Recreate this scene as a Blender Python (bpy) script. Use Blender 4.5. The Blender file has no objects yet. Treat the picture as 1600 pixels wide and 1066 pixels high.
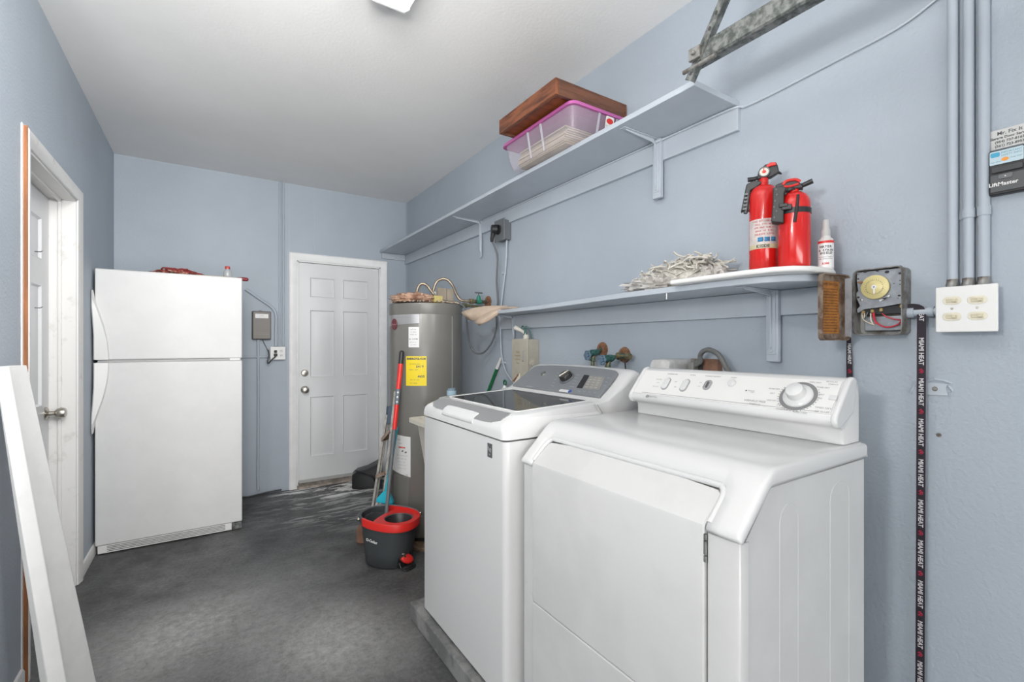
import bpy, bmesh, math, random
from mathutils import Vector, Matrix, noise
random.seed(7)
SC = bpy.context.scene
V = Vector

# ------------------------------------------------------------------ camera, world, lights, exposure
CAM_H = 1.277
YAW = math.radians(33.0)
cam_data = bpy.data.cameras.new('camera')
cam = bpy.data.objects.new('camera', cam_data)
SC.collection.objects.link(cam)
cam.location = (0, 0, CAM_H)
cam.rotation_euler = (math.radians(90), 0, -YAW)
cam_data.sensor_width = 36.0
cam_data.lens = 730.0 / 1600.0 * 36.0
cam_data.shift_y = 5.0 / 1600.0
cam_data.clip_start = 0.02
SC.camera = cam

world = bpy.data.worlds.new('daylight')
SC.world = world
world.use_nodes = True
world.node_tree.nodes['Background'].inputs[0].default_value = (0.86, 0.93, 1.0, 1)
world.node_tree.nodes['Background'].inputs[1].default_value = 0.25

def area(name, loc, rot, sx, sy, power, col=(1, 1, 1), spread=180):
    l = bpy.data.lights.new(name, 'AREA')
    l.shape = 'RECTANGLE'; l.size = sx; l.size_y = sy; l.energy = power; l.color = col; l.spread = math.radians(spread)
    o = bpy.data.objects.new(name, l); SC.collection.objects.link(o)
    o.location = loc; o.rotation_euler = rot
    return o
def aim(frm, to): return (V(to) - V(frm)).to_track_quat('-Z', 'Y').to_euler()
# daylight entering by the open garage door behind the camera: sky light, and an added low light, as off a sunlit driveway, to lift the ceiling
area('garage_door_daylight', (-0.85, -3.30, 1.15), (math.radians(90), 0, 0), 4.3, 2.1, 5, (0.97, 0.99, 1.0))
area('ceiling_bounce_fill', (-0.85, -3.20, 0.25), (math.radians(135), 0, 0), 4.3, 0.7, 122, (1.0, 0.985, 0.96))
# added soft fill from the far left wall, which has no window
area('side_fill_light', (-3.12, -0.4, 1.25), (math.radians(90), 0, math.radians(-90)), 2.6, 1.5, 27, (0.97, 0.99, 1.0))
# added key light, unseen, left of the camera: placed to throw the shadows of the rail and the extinguishers
area('shadow_key_light', (-0.90, 0.30, 1.74), (math.radians(90), 0, math.radians(-68)), 0.26, 0.26, 19, (1.0, 0.98, 0.95))

# added fill lights, not lamps of the room: ceiling, left wall, far end
area('fill_lamp_up', (0.0, 0.25, 2.0), aim((0, .25, 2.0), (0, 3.0, 4.0)), 0.5, 0.5, 34, (1.0, 0.99, 0.97))
area('fill_lamp_far', (1.15, -0.3, 1.95), aim((1.15, -.3, 1.95), (-.6, 3.1, 1.7)), 0.5, 0.5, 9, (1.0, 0.99, 0.97), 75)
area('fill_lamp_back', (0.0, 0.9, 2.45), aim((0, .9, 2.45), (-.1, 4.3, 1.5)), 0.5, 0.3, 13, (1.0, 0.99, 0.97), 125)

SC.view_settings.view_transform = 'Standard'
SC.view_settings.look = 'None'
SC.view_settings.gamma = 1.0
SC.view_settings.use_curve_mapping = False
SC.view_settings.exposure = -0.19

# ------------------------------------------------------------------ room dimensions
XR, XL, YB, ZC = 1.661, -0.587, 4.5, 2.687

# a measured direction of sight, used to read positions off the real surfaces
_S, _C = math.sin(YAW), math.cos(YAW)
def ray(px, py):
    k = (px - 800) / 730.0
    return V((k * _C + _S, -k * _S + _C, (538 - py) / 730.0))
CO = V((0, 0, CAM_H))
def onX(px, py, X): r = ray(px, py); return CO + r * (X / r.x)
def onY(px, py, Y): r = ray(px, py); return CO + r * (Y / r.y)
def onZ(px, py, Z): r = ray(px, py); return CO + r * ((Z - CAM_H) / r.z)

class Fr:
    """a flat frame: origin, right, up, outward normal"""
    def __init__(s, o, u, v):
        s.o = V(o); s.u = V(u).normalized(); s.v = V(v).normalized(); s.n = s.u.cross(s.v).normalized()
    def at(s, a, b, h=0.0): return s.o + s.u * a + s.v * b + s.n * h
    def hit(s, px, py):
        r = ray(px, py); t = (s.o - CO).dot(s.n) / r.dot(s.n); p = CO + r * t - s.o
        return (p.dot(s.u), p.dot(s.v))
    def lift(s, h): return Fr(s.o + s.n * h, s.u, s.v)
def FX(X): return Fr((X, 0, 0), (0, -1, 0), (0, 0, 1))      # faces the room from the right wall
def FY(Y): return Fr((0, Y, 0), (1, 0, 0), (0, 0, 1))       # faces the room from the back wall
def FL(X): return Fr((X, 0, 0), (0, 1, 0), (0, 0, 1))       # faces the room from the left wall

# ------------------------------------------------------------------ mesh helpers
def rrect(x0, x1, y0, y1, r, seg=5):
    pts = []
    for cx, cy, a0 in ((x1 - r, y1 - r, 0), (x0 + r, y1 - r, 90), (x0 + r, y0 + r, 180), (x1 - r, y0 + r, 270)):
        for i in range(seg + 1):
            a = math.radians(a0 + 90.0 * i / seg)
            pts.append((cx + r * math.cos(a), cy + r * math.sin(a)))
    return pts
def ellipse(cx, cy, rx, ry, n=28): return [(cx + rx * math.cos(2 * math.pi * i / n), cy + ry * math.sin(2 * math.pi * i / n)) for i in range(n)]
def frames(pts):
    pts = [V(p) for p in pts]; out = []
    t0 = (pts[1] - pts[0]).normalized()
    a = V((0, 0, 1)) if abs(t0.z) < 0.9 else V((1, 0, 0))
    u = t0.cross(a).normalized()
    for i in range(len(pts)):
        t = (pts[min(i + 1, len(pts) - 1)] - pts[max(i - 1, 0)])
        t = t.normalized() if t.length > 1e-9 else t0
        u = (u - t * u.dot(t))
        u = u.normalized() if u.length > 1e-6 else t.orthogonal().normalized()
        out.append((pts[i], u, t.cross(u).normalized()))
    return out
def spline(pts, k=6):
    pts = [V(p) for p in pts]; P = [pts[0] * 2 - pts[1]] + pts + [pts[-1] * 2 - pts[-2]]; out = []
    for i in range(1, len(P) - 2):
        for j in range(k):
            t = j / k
            out.append(0.5 * ((2 * P[i]) + (P[i + 1] - P[i - 1]) * t + (2 * P[i - 1] - 5 * P[i] + 4 * P[i + 1] - P[i + 2]) * t * t + (3 * P[i] - P[i - 1] - 3 * P[i + 1] + P[i + 2]) * t ** 3))
    out.append(pts[-1]); return out

class B:
    def __init__(s): s.bm = bmesh.new()
    def _f(s, vs):
        try: return s.bm.faces.new(vs)
        except ValueError: return None
    def loft(s, rings, cap0=True, cap1=True, closed=True):
        R = [[s.bm.verts.new(V(p)) for p in r] for r in rings]
        n = len(R[0])
        for a, b in zip(R, R[1:]):
            for i in range(n if closed else n - 1):
                j = (i + 1) % n
                s._f((a[i], a[j], b[j], b[i]))
        if cap0: s._f(R[0][::-1])
        if cap1: s._f(R[-1])
        return s
    def box(s, x0, x1, y0, y1, z0, z1):
        return s.loft([[(x0, y0, z), (x1, y0, z), (x1, y1, z), (x0, y1, z)] for z in (z0, z1)])
    def obox(s, fr, a0, a1, b0, b1, h0, h1):
        return s.loft([[fr.at(a0, b0, h), fr.at(a1, b0, h), fr.at(a1, b1, h), fr.at(a0, b1, h)] for h in (h0, h1)])
    def plate(s, fr, poly, h0, h1):
        return s.loft([[fr.at(a, b, h) for a, b in poly] for h in (h0, h1)])
    def ring(s, fr, outer, inner, h0, h1):
        """a flat ring between two outlines with the same point count"""
        L = [[fr.at(a, b, h0) for a, b in outer], [fr.at(a, b, h1) for a, b in outer], [fr.at(a, b, h1) for a, b in inner], [fr.at(a, b, h0) for a, b in inner]]
        s.loft(L + [L[0]], False, False); bmesh.ops.remove_doubles(s.bm, verts=s.bm.verts, dist=1e-6); return s
    def prism(s, poly, ax, a, b):
        f = {'x': lambda p, h: (h, p[0], p[1]), 'y': lambda p, h: (p[0], h, p[1]), 'z': lambda p, h: (p[0], p[1], h)}[ax]
        return s.loft([[f(p, h) for p in poly] for h in (a, b)])
    def cyl(s, p0, p1, r, r2=None, n=20):
        p0 = V(p0); p1 = V(p1); r2 = r if r2 is None else r2
        return s.tube([p0, p1], [r, r2], n)
    def tube(s, pts, r, n=10, flat=1.0):
        F = frames(pts)
        rr = r if isinstance(r, (list, tuple)) else [r] * len(F)
        return s.loft([[p + u * (rr[k] * math.cos(2 * math.pi * i / n)) + w * (flat * rr[k] * math.sin(2 * math.pi * i / n)) for i in range(n)] for k, (p, u, w) in enumerate(F)])
    def strip(s, pts, w, t, side):
        """a flat ribbon along pts; side = direction of its width"""
        R = []
        for k, (p, u, _) in enumerate(frames(pts)):
            q = [V(x) for x in pts]; tt = (q[min(k + 1, len(q) - 1)] - q[max(k - 1, 0)]).normalized()
            sd = V(side[k] if isinstance(side, list) else side); sd = (sd - tt * sd.dot(tt)).normalized(); nn = tt.cross(sd)
            R.append([p + sd * w / 2 + nn * t / 2, p - sd * w / 2 + nn * t / 2, p - sd * w / 2 - nn * t / 2, p + sd * w / 2 - nn * t / 2])
        return s.loft(R)
    def lathe(s, prof, o, ax=(0, 0, 1), n=32, sx=1.0, sy=1.0, rotdeg=0):
        o = V(o); z = V(ax).normalized(); a = V((0, 1, 0)) if abs(z.y) < 0.9 else V((1, 0, 0))
        u = a.cross(z).normalized(); w = z.cross(u)
        rd = math.radians(rotdeg); u, w = u * math.cos(rd) + w * math.sin(rd), w * math.cos(rd) - u * math.sin(rd)
        return s.loft([[o + u * (max(r, 1e-4) * sx * math.cos(2 * math.pi * i / n)) + w * (max(r, 1e-4) * sy * math.sin(2 * math.pi * i / n)) + z * h for i in range(n)] for r, h in prof])
    def ball(s, c, r, n=12, sc=(1, 1, 1)):
        prof = [(r * math.sin(math.pi * i / n), -r * math.cos(math.pi * i / n)) for i in range(n + 1)]
        c = V(c)
        return s.loft([[c + V((max(q, 1e-4) * sc[0] * math.cos(2 * math.pi * i / (2 * n)), max(q, 1e-4) * sc[1] * math.sin(2 * math.pi * i / (2 * n)), h * sc[2])) for i in range(2 * n)] for q, h in prof])
    def text(s, st, fr, a, b, size, rot=0, align='CENTER', h=0.0004, sx=1.0, spacing=1.0, bold=0.0):
        cu = bpy.data.curves.new('t', 'FONT'); cu.body = st; cu.size = size; cu.align_x = align; cu.align_y = 'CENTER'
        cu.resolution_u = 2; cu.space_character = spacing; cu.offset = bold
        ob = bpy.data.objects.new('t', cu); SC.collection.objects.link(ob)
        dg = bpy.context.evaluated_depsgraph_get(); me = bpy.data.meshes.new_from_object(ob.evaluated_get(dg))
        c, q = math.cos(math.radians(rot)), math.sin(math.radians(rot))
        vs = [s.bm.verts.new(fr.at(a + (v.co.x * sx) * c - v.co.y * q, b + (v.co.x * sx) * q + v.co.y * c, h)) for v in me.vertices]
        for p in me.polygons: s._f([vs[i] for i in p.vertices])
        bpy.data.objects.remove(ob); bpy.data.curves.remove(cu); bpy.data.meshes.remove(me)
        return s

ORG = {}
def obj(name, b, mat, parent=None, loc=None, smooth=35, bevel=0.0, bseg=2, sub=0, solid=0.0, label=None, fixn=True):
    bm = b.bm
    if fixn: bmesh.ops.recalc_face_normals(bm, faces=bm.faces)
    if parent is not None: org = ORG[parent.name]
    elif loc is not None: org = V(loc)
    else:
        xs = [v.co for v in bm.verts]
        org = V(((min(c.x for c in xs) + max(c.x for c in xs)) / 2, (min(c.y for c in xs) + max(c.y for c in xs)) / 2, min(c.z for c in xs)))
    me = bpy.data.meshes.new(name); bmesh.ops.translate(bm, verts=bm.verts, vec=-org); bm.to_mesh(me); bm.free()
    for m in (mat if isinstance(mat, (list, tuple)) else [mat]): me.materials.append(m)
    if smooth:
        for p in me.polygons: p.use_smooth = True
        me.set_sharp_from_angle(angle=math.radians(smooth))
    o = bpy.data.objects.new(name, me); SC.collection.objects.link(o)
    if parent is not None: o.parent = parent
    else: o.location = org
    ORG[o.name] = org
    if solid:
        m = o.modifiers.new('solid', 'SOLIDIFY'); m.thickness = abs(solid); m.offset = -1 if solid > 0 else 1
    if bevel:
        m = o.modifiers.new('bevel', 'BEVEL'); m.width = bevel; m.segments = bseg; m.limit_method = 'ANGLE'; m.angle_limit = math.radians(32)
        m.harden_normals = False
    if sub:
        m = o.modifiers.new('sub', 'SUBSURF'); m.levels = sub; m.render_levels = sub
    if label: o['label'] = label
    return o
def tag(o, label, cat, group=None, kind=None):
    o['label'] = label; o['category'] = cat
    if group: o['group'] = group
    if kind: o['kind'] = kind
    return o
def root(name, loc, label, cat, group=None):
    o = bpy.data.objects.new(name, None); SC.collection.objects.link(o); o.location = loc; o.empty_display_size = 0.05
    ORG[o.name] = V(loc); return tag(o, label, cat, group)
def struct(name, b, mat, label=None, **k):
    o = obj(name, b, mat, **k); o['kind'] = 'structure'
    if label: o['label'] = label
    return o

# ------------------------------------------------------------------ materials (procedural)
def mat(name, col, rough=0.5, metal=0.0, bump=0.0, bscale=60.0, var=0.0, vscale=4.0, col2=None, alpha=1.0, trans=0.0, coat=0.0, stretch=None, detail=5.0, spec=0.5, lo=0.42, hi=0.58):
    m = bpy.data.materials.new(name); m.use_nodes = True; nt = m.node_tree; N = nt.nodes; L = nt.links
    p = N['Principled BSDF']; c = tuple(col) + (1,)
    p.inputs['Base Color'].default_value = c; p.inputs['Roughness'].default_value = rough; p.inputs['Metallic'].default_value = metal
    p.inputs['Alpha'].default_value = alpha; p.inputs['Transmission Weight'].default_value = trans; p.inputs['Coat Weight'].default_value = coat
    p.inputs['Specular IOR Level'].default_value = spec
    tc = N.new('ShaderNodeTexCoord'); mp = N.new('ShaderNodeMapping'); L.new(tc.outputs['Object'], mp.inputs['Vector'])
    if stretch: mp.inputs['Scale'].default_value = stretch
    if var or col2:
        n = N.new('ShaderNodeTexNoise'); n.inputs['Scale'].default_value = vscale; n.inputs['Detail'].default_value = detail; n.inputs['Roughness'].default_value = 0.6
        L.new(mp.outputs[0], n.inputs['Vector'])
        r = N.new('ShaderNodeValToRGB'); r.color_ramp.elements[0].position = lo; r.color_ramp.elements[1].position = hi
        d = col2 if col2 else tuple(max(0, x * (1 - var)) for x in col)
        r.color_ramp.elements[0].color = tuple(d) + (1,); r.color_ramp.elements[1].color = c
        L.new(n.outputs['Fac'], r.inputs[0]); L.new(r.outputs[0], p.inputs['Base Color'])
    if bump:
        n2 = N.new('ShaderNodeTexNoise'); n2.inputs['Scale'].default_value = bscale; n2.inputs['Detail'].default_value = 4
        L.new(mp.outputs[0], n2.inputs['Vector'])
        b = N.new('ShaderNodeBump'); b.inputs['Strength'].default_value = bump; b.inputs['Distance'].default_value = 0.01
        L.new(n2.outputs['Fac'], b.inputs['Height']); L.new(b.outputs[0], p.inputs['Normal'])
    return m
def g(x): return (x, x, x)
M = {}
M['wall'] = mat('blue_grey_wall_paint', (0.405, 0.455, 0.515), 0.55, bump=0.22, bscale=90, var=0.05, vscale=1.6, detail=8)
M['trimblue'] = mat('blue_grey_gloss_paint', (0.412, 0.46, 0.518), 0.42, bump=0.04, bscale=60)
M['shelf'] = mat('pale_blue_shelf_paint', (0.47, 0.515, 0.57), 0.4, bump=0.04, bscale=50, var=0.04, vscale=6)
M['ceil'] = mat('flat_white_ceiling_paint', (0.88, 0.875, 0.865), 0.8, bump=0.10, bscale=70, var=0.03, vscale=1.2)
M['door'] = mat('white_door_paint', (0.72, 0.73, 0.74), 0.38, bump=0.02, bscale=40)
M['casing'] = mat('white_gloss_trim_paint', (0.87, 0.87, 0.87), 0.35, bump=0.02, bscale=30, var=0.05, vscale=9)
M['dirty'] = mat('scuffed_white_trim_paint', (0.74, 0.73, 0.72), 0.45, col2=(0.62, 0.60, 0.58), vscale=14, lo=0.28, hi=0.42)
M['white'] = mat('white_enamel', (0.66, 0.66, 0.66), 0.16, bump=0.0)
M['enamel'] = mat('worn_white_enamel', (0.64, 0.64, 0.635), 0.25, var=0.05, vscale=5, detail=9)
M['fridge'] = mat('pebbled_white_enamel', (0.69, 0.69, 0.69), 0.4, bump=0.12, bscale=420, var=0.03, vscale=7)
M['plastic'] = mat('white_plastic', (0.76, 0.76, 0.75), 0.35)
M['ivory'] = mat('ivory_plastic', (0.70, 0.66, 0.54), 0.4)
M['black'] = mat('black_plastic', (0.02, 0.02, 0.022), 0.4)
M['rubber'] = mat('black_rubber', (0.03, 0.03, 0.03), 0.6)
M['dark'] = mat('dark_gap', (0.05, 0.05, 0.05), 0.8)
M['ink'] = mat('dark_print', (0.10, 0.10, 0.11), 0.6)
M['ink2'] = mat('grey_print', (0.35, 0.35, 0.36), 0.6)
M['red'] = mat('red_plastic', (0.62, 0.03, 0.025), 0.35)
M['redpaint'] = mat('red_gloss_paint', (0.60, 0.012, 0.010), 0.22, coat=0.3)
M['grey'] = mat('grey_plastic', (0.13, 0.14, 0.15), 0.45)
M['chrome'] = mat('brushed_nickel', (0.50, 0.47, 0.42), 0.28, 1.0)
M['steel'] = mat('galvanised_steel', (0.26, 0.27, 0.26), 0.5, 0.7, col2=(0.10, 0.11, 0.105), vscale=45, lo=0.40, hi=0.60, bump=0.1, bscale=90)
M['alu'] = mat('dull_aluminium', (0.60, 0.58, 0.54), 0.45, 0.4, var=0.25, vscale=20)
M['brass'] = mat('corroded_brass', (0.36, 0.24, 0.11), 0.5, 0.7, col2=(0.10, 0.19, 0.15), vscale=60)
M['rust'] = mat('rusty_iron', (0.30, 0.15, 0.08), 0.8, 0.2, col2=(0.15, 0.07, 0.04), vscale=70)
M['verd'] = mat('green_tarnished_brass', (0.07, 0.22, 0.19), 0.55, 0.3, col2=(0.03, 0.09, 0.08), vscale=80)
M['cable'] = mat('grey_rubber_cable', (0.12, 0.13, 0.14), 0.5)
M['dirtysteel'] = mat('grimy_grey_steel', (0.30, 0.30, 0.29), 0.4, 0.5, col2=(0.15, 0.13, 0.11), vscale=25)
# floor material: dark painted concrete, worn lighter in patches
def floor_mat():
    m = bpy.data.materials.new('worn_dark_concrete'); m.use_nodes = True; nt = m.node_tree; N = nt.nodes; L = nt.links; p = N['Principled BSDF']
    tc = N.new('ShaderNodeTexCoord')
    def noise_(sc, det, rough=0.6, st=None, dist=0.0):
        mp = N.new('ShaderNodeMapping'); L.new(tc.outputs['Object'], mp.inputs[0])
        if st: mp.inputs['Scale'].default_value = st
        n = N.new('ShaderNodeTexNoise'); n.inputs['Scale'].default_value = sc; n.inputs['Detail'].default_value = det; n.inputs['Roughness'].default_value = rough
        n.inputs['Distortion'].default_value = dist
        L.new(mp.outputs[0], n.inputs['Vector']); return n.outputs['Fac']
    def ramp(src, a, b, ca, cb):
        r = N.new('ShaderNodeValToRGB'); r.color_ramp.elements[0].position = a; r.color_ramp.elements[1].position = b
        r.color_ramp.elements[0].color = ca + (1,); r.color_ramp.elements[1].color = cb + (1,); L.new(src, r.inputs[0]); return r.outputs[0]
    def mix(f, a, b, t='MIX'):
        x = N.new('ShaderNodeMix'); x.data_type = 'RGBA'; x.blend_type = t
        for s, k in ((f, 0), (a, 6), (b, 7)):
            if isinstance(s, (int, float)): x.inputs[k].default_value = s
            elif isinstance(s, tuple): x.inputs[k].default_value = s + (1,)
            else: L.new(s, x.inputs[k])
        return x.outputs[2]
    def blob(cx, cy, rx, ry, rot=0):
        mp = N.new('ShaderNodeMapping'); L.new(tc.outputs['Object'], mp.inputs[0]); mp.vector_type = 'TEXTURE'
        mp.inputs['Location'].default_value = (cx, cy, 0); mp.inputs['Scale'].default_value = (rx, ry, 10); mp.inputs['Rotation'].default_value = (0, 0, math.radians(rot))
        gr = N.new('ShaderNodeTexGradient'); gr.gradient_type = 'SPHERICAL'; L.new(mp.outputs[0], gr.inputs[0]); return gr.outputs['Fac']
    def mul(a, b):
        x = N.new('ShaderNodeMath'); x.operation = 'MULTIPLY'
        for s, k in ((a, 0), (b, 1)):
            if isinstance(s, (int, float)): x.inputs[k].default_value = s
            else: L.new(s, x.inputs[k])
        return x.outputs[0]
    def add(a, b):
        x = N.new('ShaderNodeMath'); x.operation = 'ADD'; x.use_clamp = True; L.new(a, x.inputs[0]); L.new(b, x.inputs[1]); return x.outputs[0]
    base = ramp(noise_(2.2, 8, 0.65, dist=0.6), 0.36, 0.66, (0.060, 0.060, 0.061), (0.14, 0.14, 0.14))
    fine = ramp(noise_(55, 6, 0.75), 0.35, 0.68, (0.55, 0.55, 0.55), (1.25, 1.25, 1.25))
    col = mix(1.0, base, fine, 'MULTIPLY')
    # worn lighter areas where the paint has been walked off
    worn = add(mul(blob(0.45, 2.12, 0.42, 0.50, 20), 1.3), mul(blob(-0.15, 2.5, 0.50, 0.42, 0), 1.1))
    worn = add(worn, mul(blob(0.20, 2.75, 0.6, 0.4, 10), 0.5))
    grain = ramp(noise_(26, 12, 0.85, dist=.2), 0.40, 0.62, (0.40,) * 3, (1.0,) * 3)
    gsep = N.new('ShaderNodeSeparateColor'); L.new(grain, gsep.inputs[0])
    col = mix(mul(worn, gsep.outputs[0]), col, (0.38, 0.377, 0.373))
    # white scraped streaks in front of the back door
    st = ramp(noise_(7.0, 8, 0.7, st=(0.35, 1.6, 1), dist=1.2), 0.50, 0.56, (0,) * 3, (1,) * 3)
    ss = N.new('ShaderNodeSeparateColor'); L.new(st, ss.inputs[0])
    b2 = blob(0.98, 4.42, 0.62, 0.42)
    bs = ramp(b2, 0.05, 0.35, (0,) * 3, (1,) * 3); b3 = N.new('ShaderNodeSeparateColor'); L.new(bs, b3.inputs[0])
    b4r = ramp(blob(0.95, 3.95, 0.75, 0.75), 0.0, 0.5, (0,) * 3, (0.38,) * 3); b4 = N.new('ShaderNodeSeparateColor'); L.new(b4r, b4.inputs[0])
    col = mix(mul(ss.outputs[0], add(b3.outputs[0], b4.outputs[0])), col, (0.80, 0.79, 0.77))
    # scattered light specks
    sp = ramp(noise_(120, 2, 0.5), 0.74, 0.78, (0,) * 3, (1,) * 3); s3 = N.new('ShaderNodeSeparateColor'); L.new(sp, s3.inputs[0])
    col = mix(mul(s3.outputs[0], 0.5), col, (0.5, 0.5, 0.48))
    L.new(col, p.inputs['Base Color']); p.inputs['Roughness'].default_value = 0.5
    r = ramp(noise_(9, 6), 0.3, 0.7, (0.36,) * 3, (0.66,) * 3); L.new(r, p.inputs['Roughness'])
    b = N.new('ShaderNodeBump'); b.inputs['Strength'].default_value = 0.35; b.inputs['Distance'].default_value = 0.006
    L.new(noise_(40, 8, 0.7), b.inputs['Height']); L.new(b.outputs[0], p.inputs['Normal'])
    return m
M['floor'] = floor_mat()

# ------------------------------------------------------------------ room shell
GX, GY = -3.2, -3.4        # far side wall and front (garage door) wall of the garage
struct('floor', B().box(GX - .15, XR + .15, GY - 1.5, YB + .2, -0.12, 0.0), M['floor'], loc=(0, 0, 0))
struct('ceiling', B().box(GX - .15, XR + .15, GY - .15, YB + .2, ZC, ZC + .1), M['ceil'], loc=(0, 0, ZC))
# faint board joint on the ceiling running beside the right wall
j = B()
a, c = onZ(700, 160, ZC), onZ(870, 30, ZC)
j.tube([a + V((0, 0, .002)), c + V((0, 0, .002))], .0016, 6)
struct('trim_1', j, M['ceil'], 'thin plastered joint line on the ceiling')
struct('wall_right', B().box(XR, XR + .12, GY, YB + .12, 0, ZC), M['wall'], loc=(XR, 0, 0))
DX0, DX1, DZ = 0.655, 1.400, 2.02          # back door opening
w = B(); w.box(XL - .12, DX0, YB, YB + .12, 0, ZC); w.box(DX1, XR, YB, YB + .12, 0, ZC); w.box(DX0, DX1, YB, YB + .12, DZ, ZC)
struct('wall_back', w, M['wall'], loc=(0, YB, 0))
LY0, LY1, LZ, LEND = 2.535, 3.335, 2.040, 1.95   # left door opening, end of the left wall
w = B(); w.box(XL - .12, XL, LEND, LY0, 0, ZC); w.box(XL - .12, XL, LY1, YB, 0, ZC); w.box(XL - .12, XL, LY0, LY1, LZ, ZC)
struct('wall_left', w, M['wall'], loc=(XL, 3, 0))
struct('wall_left_return', B().box(GX, XL - .12, LEND, LEND + .12, 0, ZC), M['wall'])
struct('wall_far_left', B().box(GX - .12, GX, GY, LEND + .12, 0, ZC), M['wall'])
w = B(); w.box(GX, -3.0, GY - .12, GY, 0, ZC); w.box(1.4, XR, GY - .12, GY, 0, ZC); w.box(-3.0, 1.4, GY - .12, GY, 2.2, ZC)
struct('wall_front', w, M['wall'])

def casing(name, fr, x0, x1, z1, w, t, m, parent=None, z0=0.0, reveal=.012):
    """door casing around an opening, mitred look with an inner bead; in the frame's own coordinates"""
    b = B()
    prof = [(0, 0), (0, t * .6), (w * .15, t), (w * .45, t * .95), (w * .7, t * .62), (w * .92, t * .55), (w, t * .35), (w, 0)]  # outer .. inner
    path = [(x0 - w, z0, 'l'), (x0 - w, z1 + w, 'tl'), (x1 + w, z1 + w, 'tr'), (x1 + w, z0, 'r')]
    rings = []
    for (x, z, k) in path:
        dx = {'l': (1, 0), 'tl': (1, -1), 'tr': (-1, -1), 'r': (-1, 0)}[k]
        rings.append([fr.at(x + dx[0] * d, z + dx[1] * d, h) for d, h in prof])
    b.loft(rings)
    return b
def panel_door(fr, x0, x1, z0, z1, panels, t=.035):
    b = B()
    xs = sorted({x0, x1} | {p[0] for p in panels} | {p[1] for p in panels}); zs = sorted({z0, z1} | {p[2] for p in panels} | {p[3] for p in panels})
    for i in range(len(xs) - 1):
        for k in range(len(zs) - 1):
            cx, cz = (xs[i] + xs[i + 1]) / 2, (zs[k] + zs[k + 1]) / 2
            if not any(p[0] < cx < p[1] and p[2] < cz < p[3] for p in panels):
                b.loft([[fr.at(xs[i], zs[k]), fr.at(xs[i + 1], zs[k]), fr.at(xs[i + 1], zs[k + 1]), fr.at(xs[i], zs[k + 1])]], True, False)
    for p in panels:
        R = []
        for ins, h in ((0, 0), (.006, .004), (.014, -.007), (.024, -.007), (.048, -.0005)):
            R.append([fr.at(p[0] + ins, p[2] + ins, h), fr.at(p[1] - ins, p[2] + ins, h), fr.at(p[1] - ins, p[3] - ins, h), fr.at(p[0] + ins, p[3] - ins, h)])
        b.loft(R, False, True)
    o = [(x0, z0), (x1, z0), (x1, z1), (x0, z1)]
    b.loft([[fr.at(a, c, 0) for a, c in o], [fr.at(a, c, -t) for a, c in o]], False, True)
    bmesh.ops.remove_doubles(b.bm, verts=b.bm.verts, dist=1e-5)
    return b
def knob(fr, a, c, m, parent, name='door_knob', r=.027):
    o = fr.at(a, c)
    return obj(name, B().lathe([(0, 0), (.033, 0), (.033, .004), (.026, .010), (.013, .014), (.012, .034), (.020, .040), (r, .050), (r * 1.02, .062), (r * .9, .074), (r * .45, .079), (0, .078)], o, fr.n, 28), m, parent)

# back door: six-panel slab, casing, lock, threshold
fb = FY(YB + .035)
pn = []
for (xa, xb) in ((.765, .985), (1.050, 1.290)):
    for (za, zb) in ((.255, .805), (.975, 1.590), (1.70, 1.885)): pn.append((xa, xb, za, zb))
d1 = struct('door_1', panel_door(fb, DX0 + .012, DX1 - .012, .045, DZ - .012, pn), M['door'], 'white six-panel back door with two nickel locks', loc=(1.03, YB, 0))
obj('casing', casing('c', FY(YB), DX0, DX1, DZ, .065, .02, None), M['casing'], d1)
jb = B(); jb.box(DX0 - .001, DX0 + .010, YB + .001, YB + .11, 0, DZ); jb.box(DX1 - .010, DX1 + .001, YB + .001, YB + .11, 0, DZ); jb.box(DX0, DX1, YB + .001, YB + .11, DZ - .010, DZ + .001)
obj('jamb', jb, M['casing'], d1)
k = FY(YB + .035)
ax, az = k.hit(476, 609); knob(k, ax, az, M['chrome'], d1)
ax, az = k.hit(476, 583)
obj('deadbolt', B().lathe([(0, 0), (.031, 0), (.031, .006), (.024, .016), (.010, .018), (0, .018)], k.at(ax, az), k.n, 26), M['chrome'], d1)
obj('threshold', B().prism([(YB - .035, 0), (YB - .03, .014), (YB + .01, .030), (YB + .11, .030), (YB + .11, 0)], 'x', DX0 + .001, DX1 - .001), mat('worn_bronze_threshold', (0.34, 0.29, 0.25), 0.5, 0.4, col2=(.2, .17, .14), vscale=20), d1)
obj('sweep', B().box(DX0 + .02, DX1 - .02, YB + .030, YB + .04, .032, .06), mat('grey_door_sweep', (.42, .42, .41), .5), d1)

# left door
fl = FL(XL - .105)
pn = []
for (ya, yb) in ((2.665, 2.88), (2.985, 3.19)):
    for (za, zb) in ((.25, .80), (.97, 1.57), (1.69, 1.90)): pn.append((ya, yb, za, zb))
d2 = struct('door_2', panel_door(fl, LY0 + .012, LY1 - .012, .012, LZ - .012, pn), M['door'], 'white panelled door in the left wall', loc=(XL, 2.93, 0))
obj('casing', casing('c', FL(XL), LY0, LY1, LZ, .062, .018, None), M['dirty'], d2)
jb = B(); jb.box(XL - .119, XL - .001, LY0 - .001, LY0 + .010, 0, LZ); jb.box(XL - .119, XL - .001, LY1 - .010, LY1 + .001, 0, LZ); jb.box(XL - .119, XL - .001, LY0, LY1, LZ - .010, LZ + .001)
jb.box(XL - .068, XL - .056, LY1 - .022, LY1 - .009, 0, LZ - .01); jb.box(XL - .068, XL - .056, LY0, LY1, LZ - .022, LZ - .009)
obj('jamb', jb, M['dirty'], d2)
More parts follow.
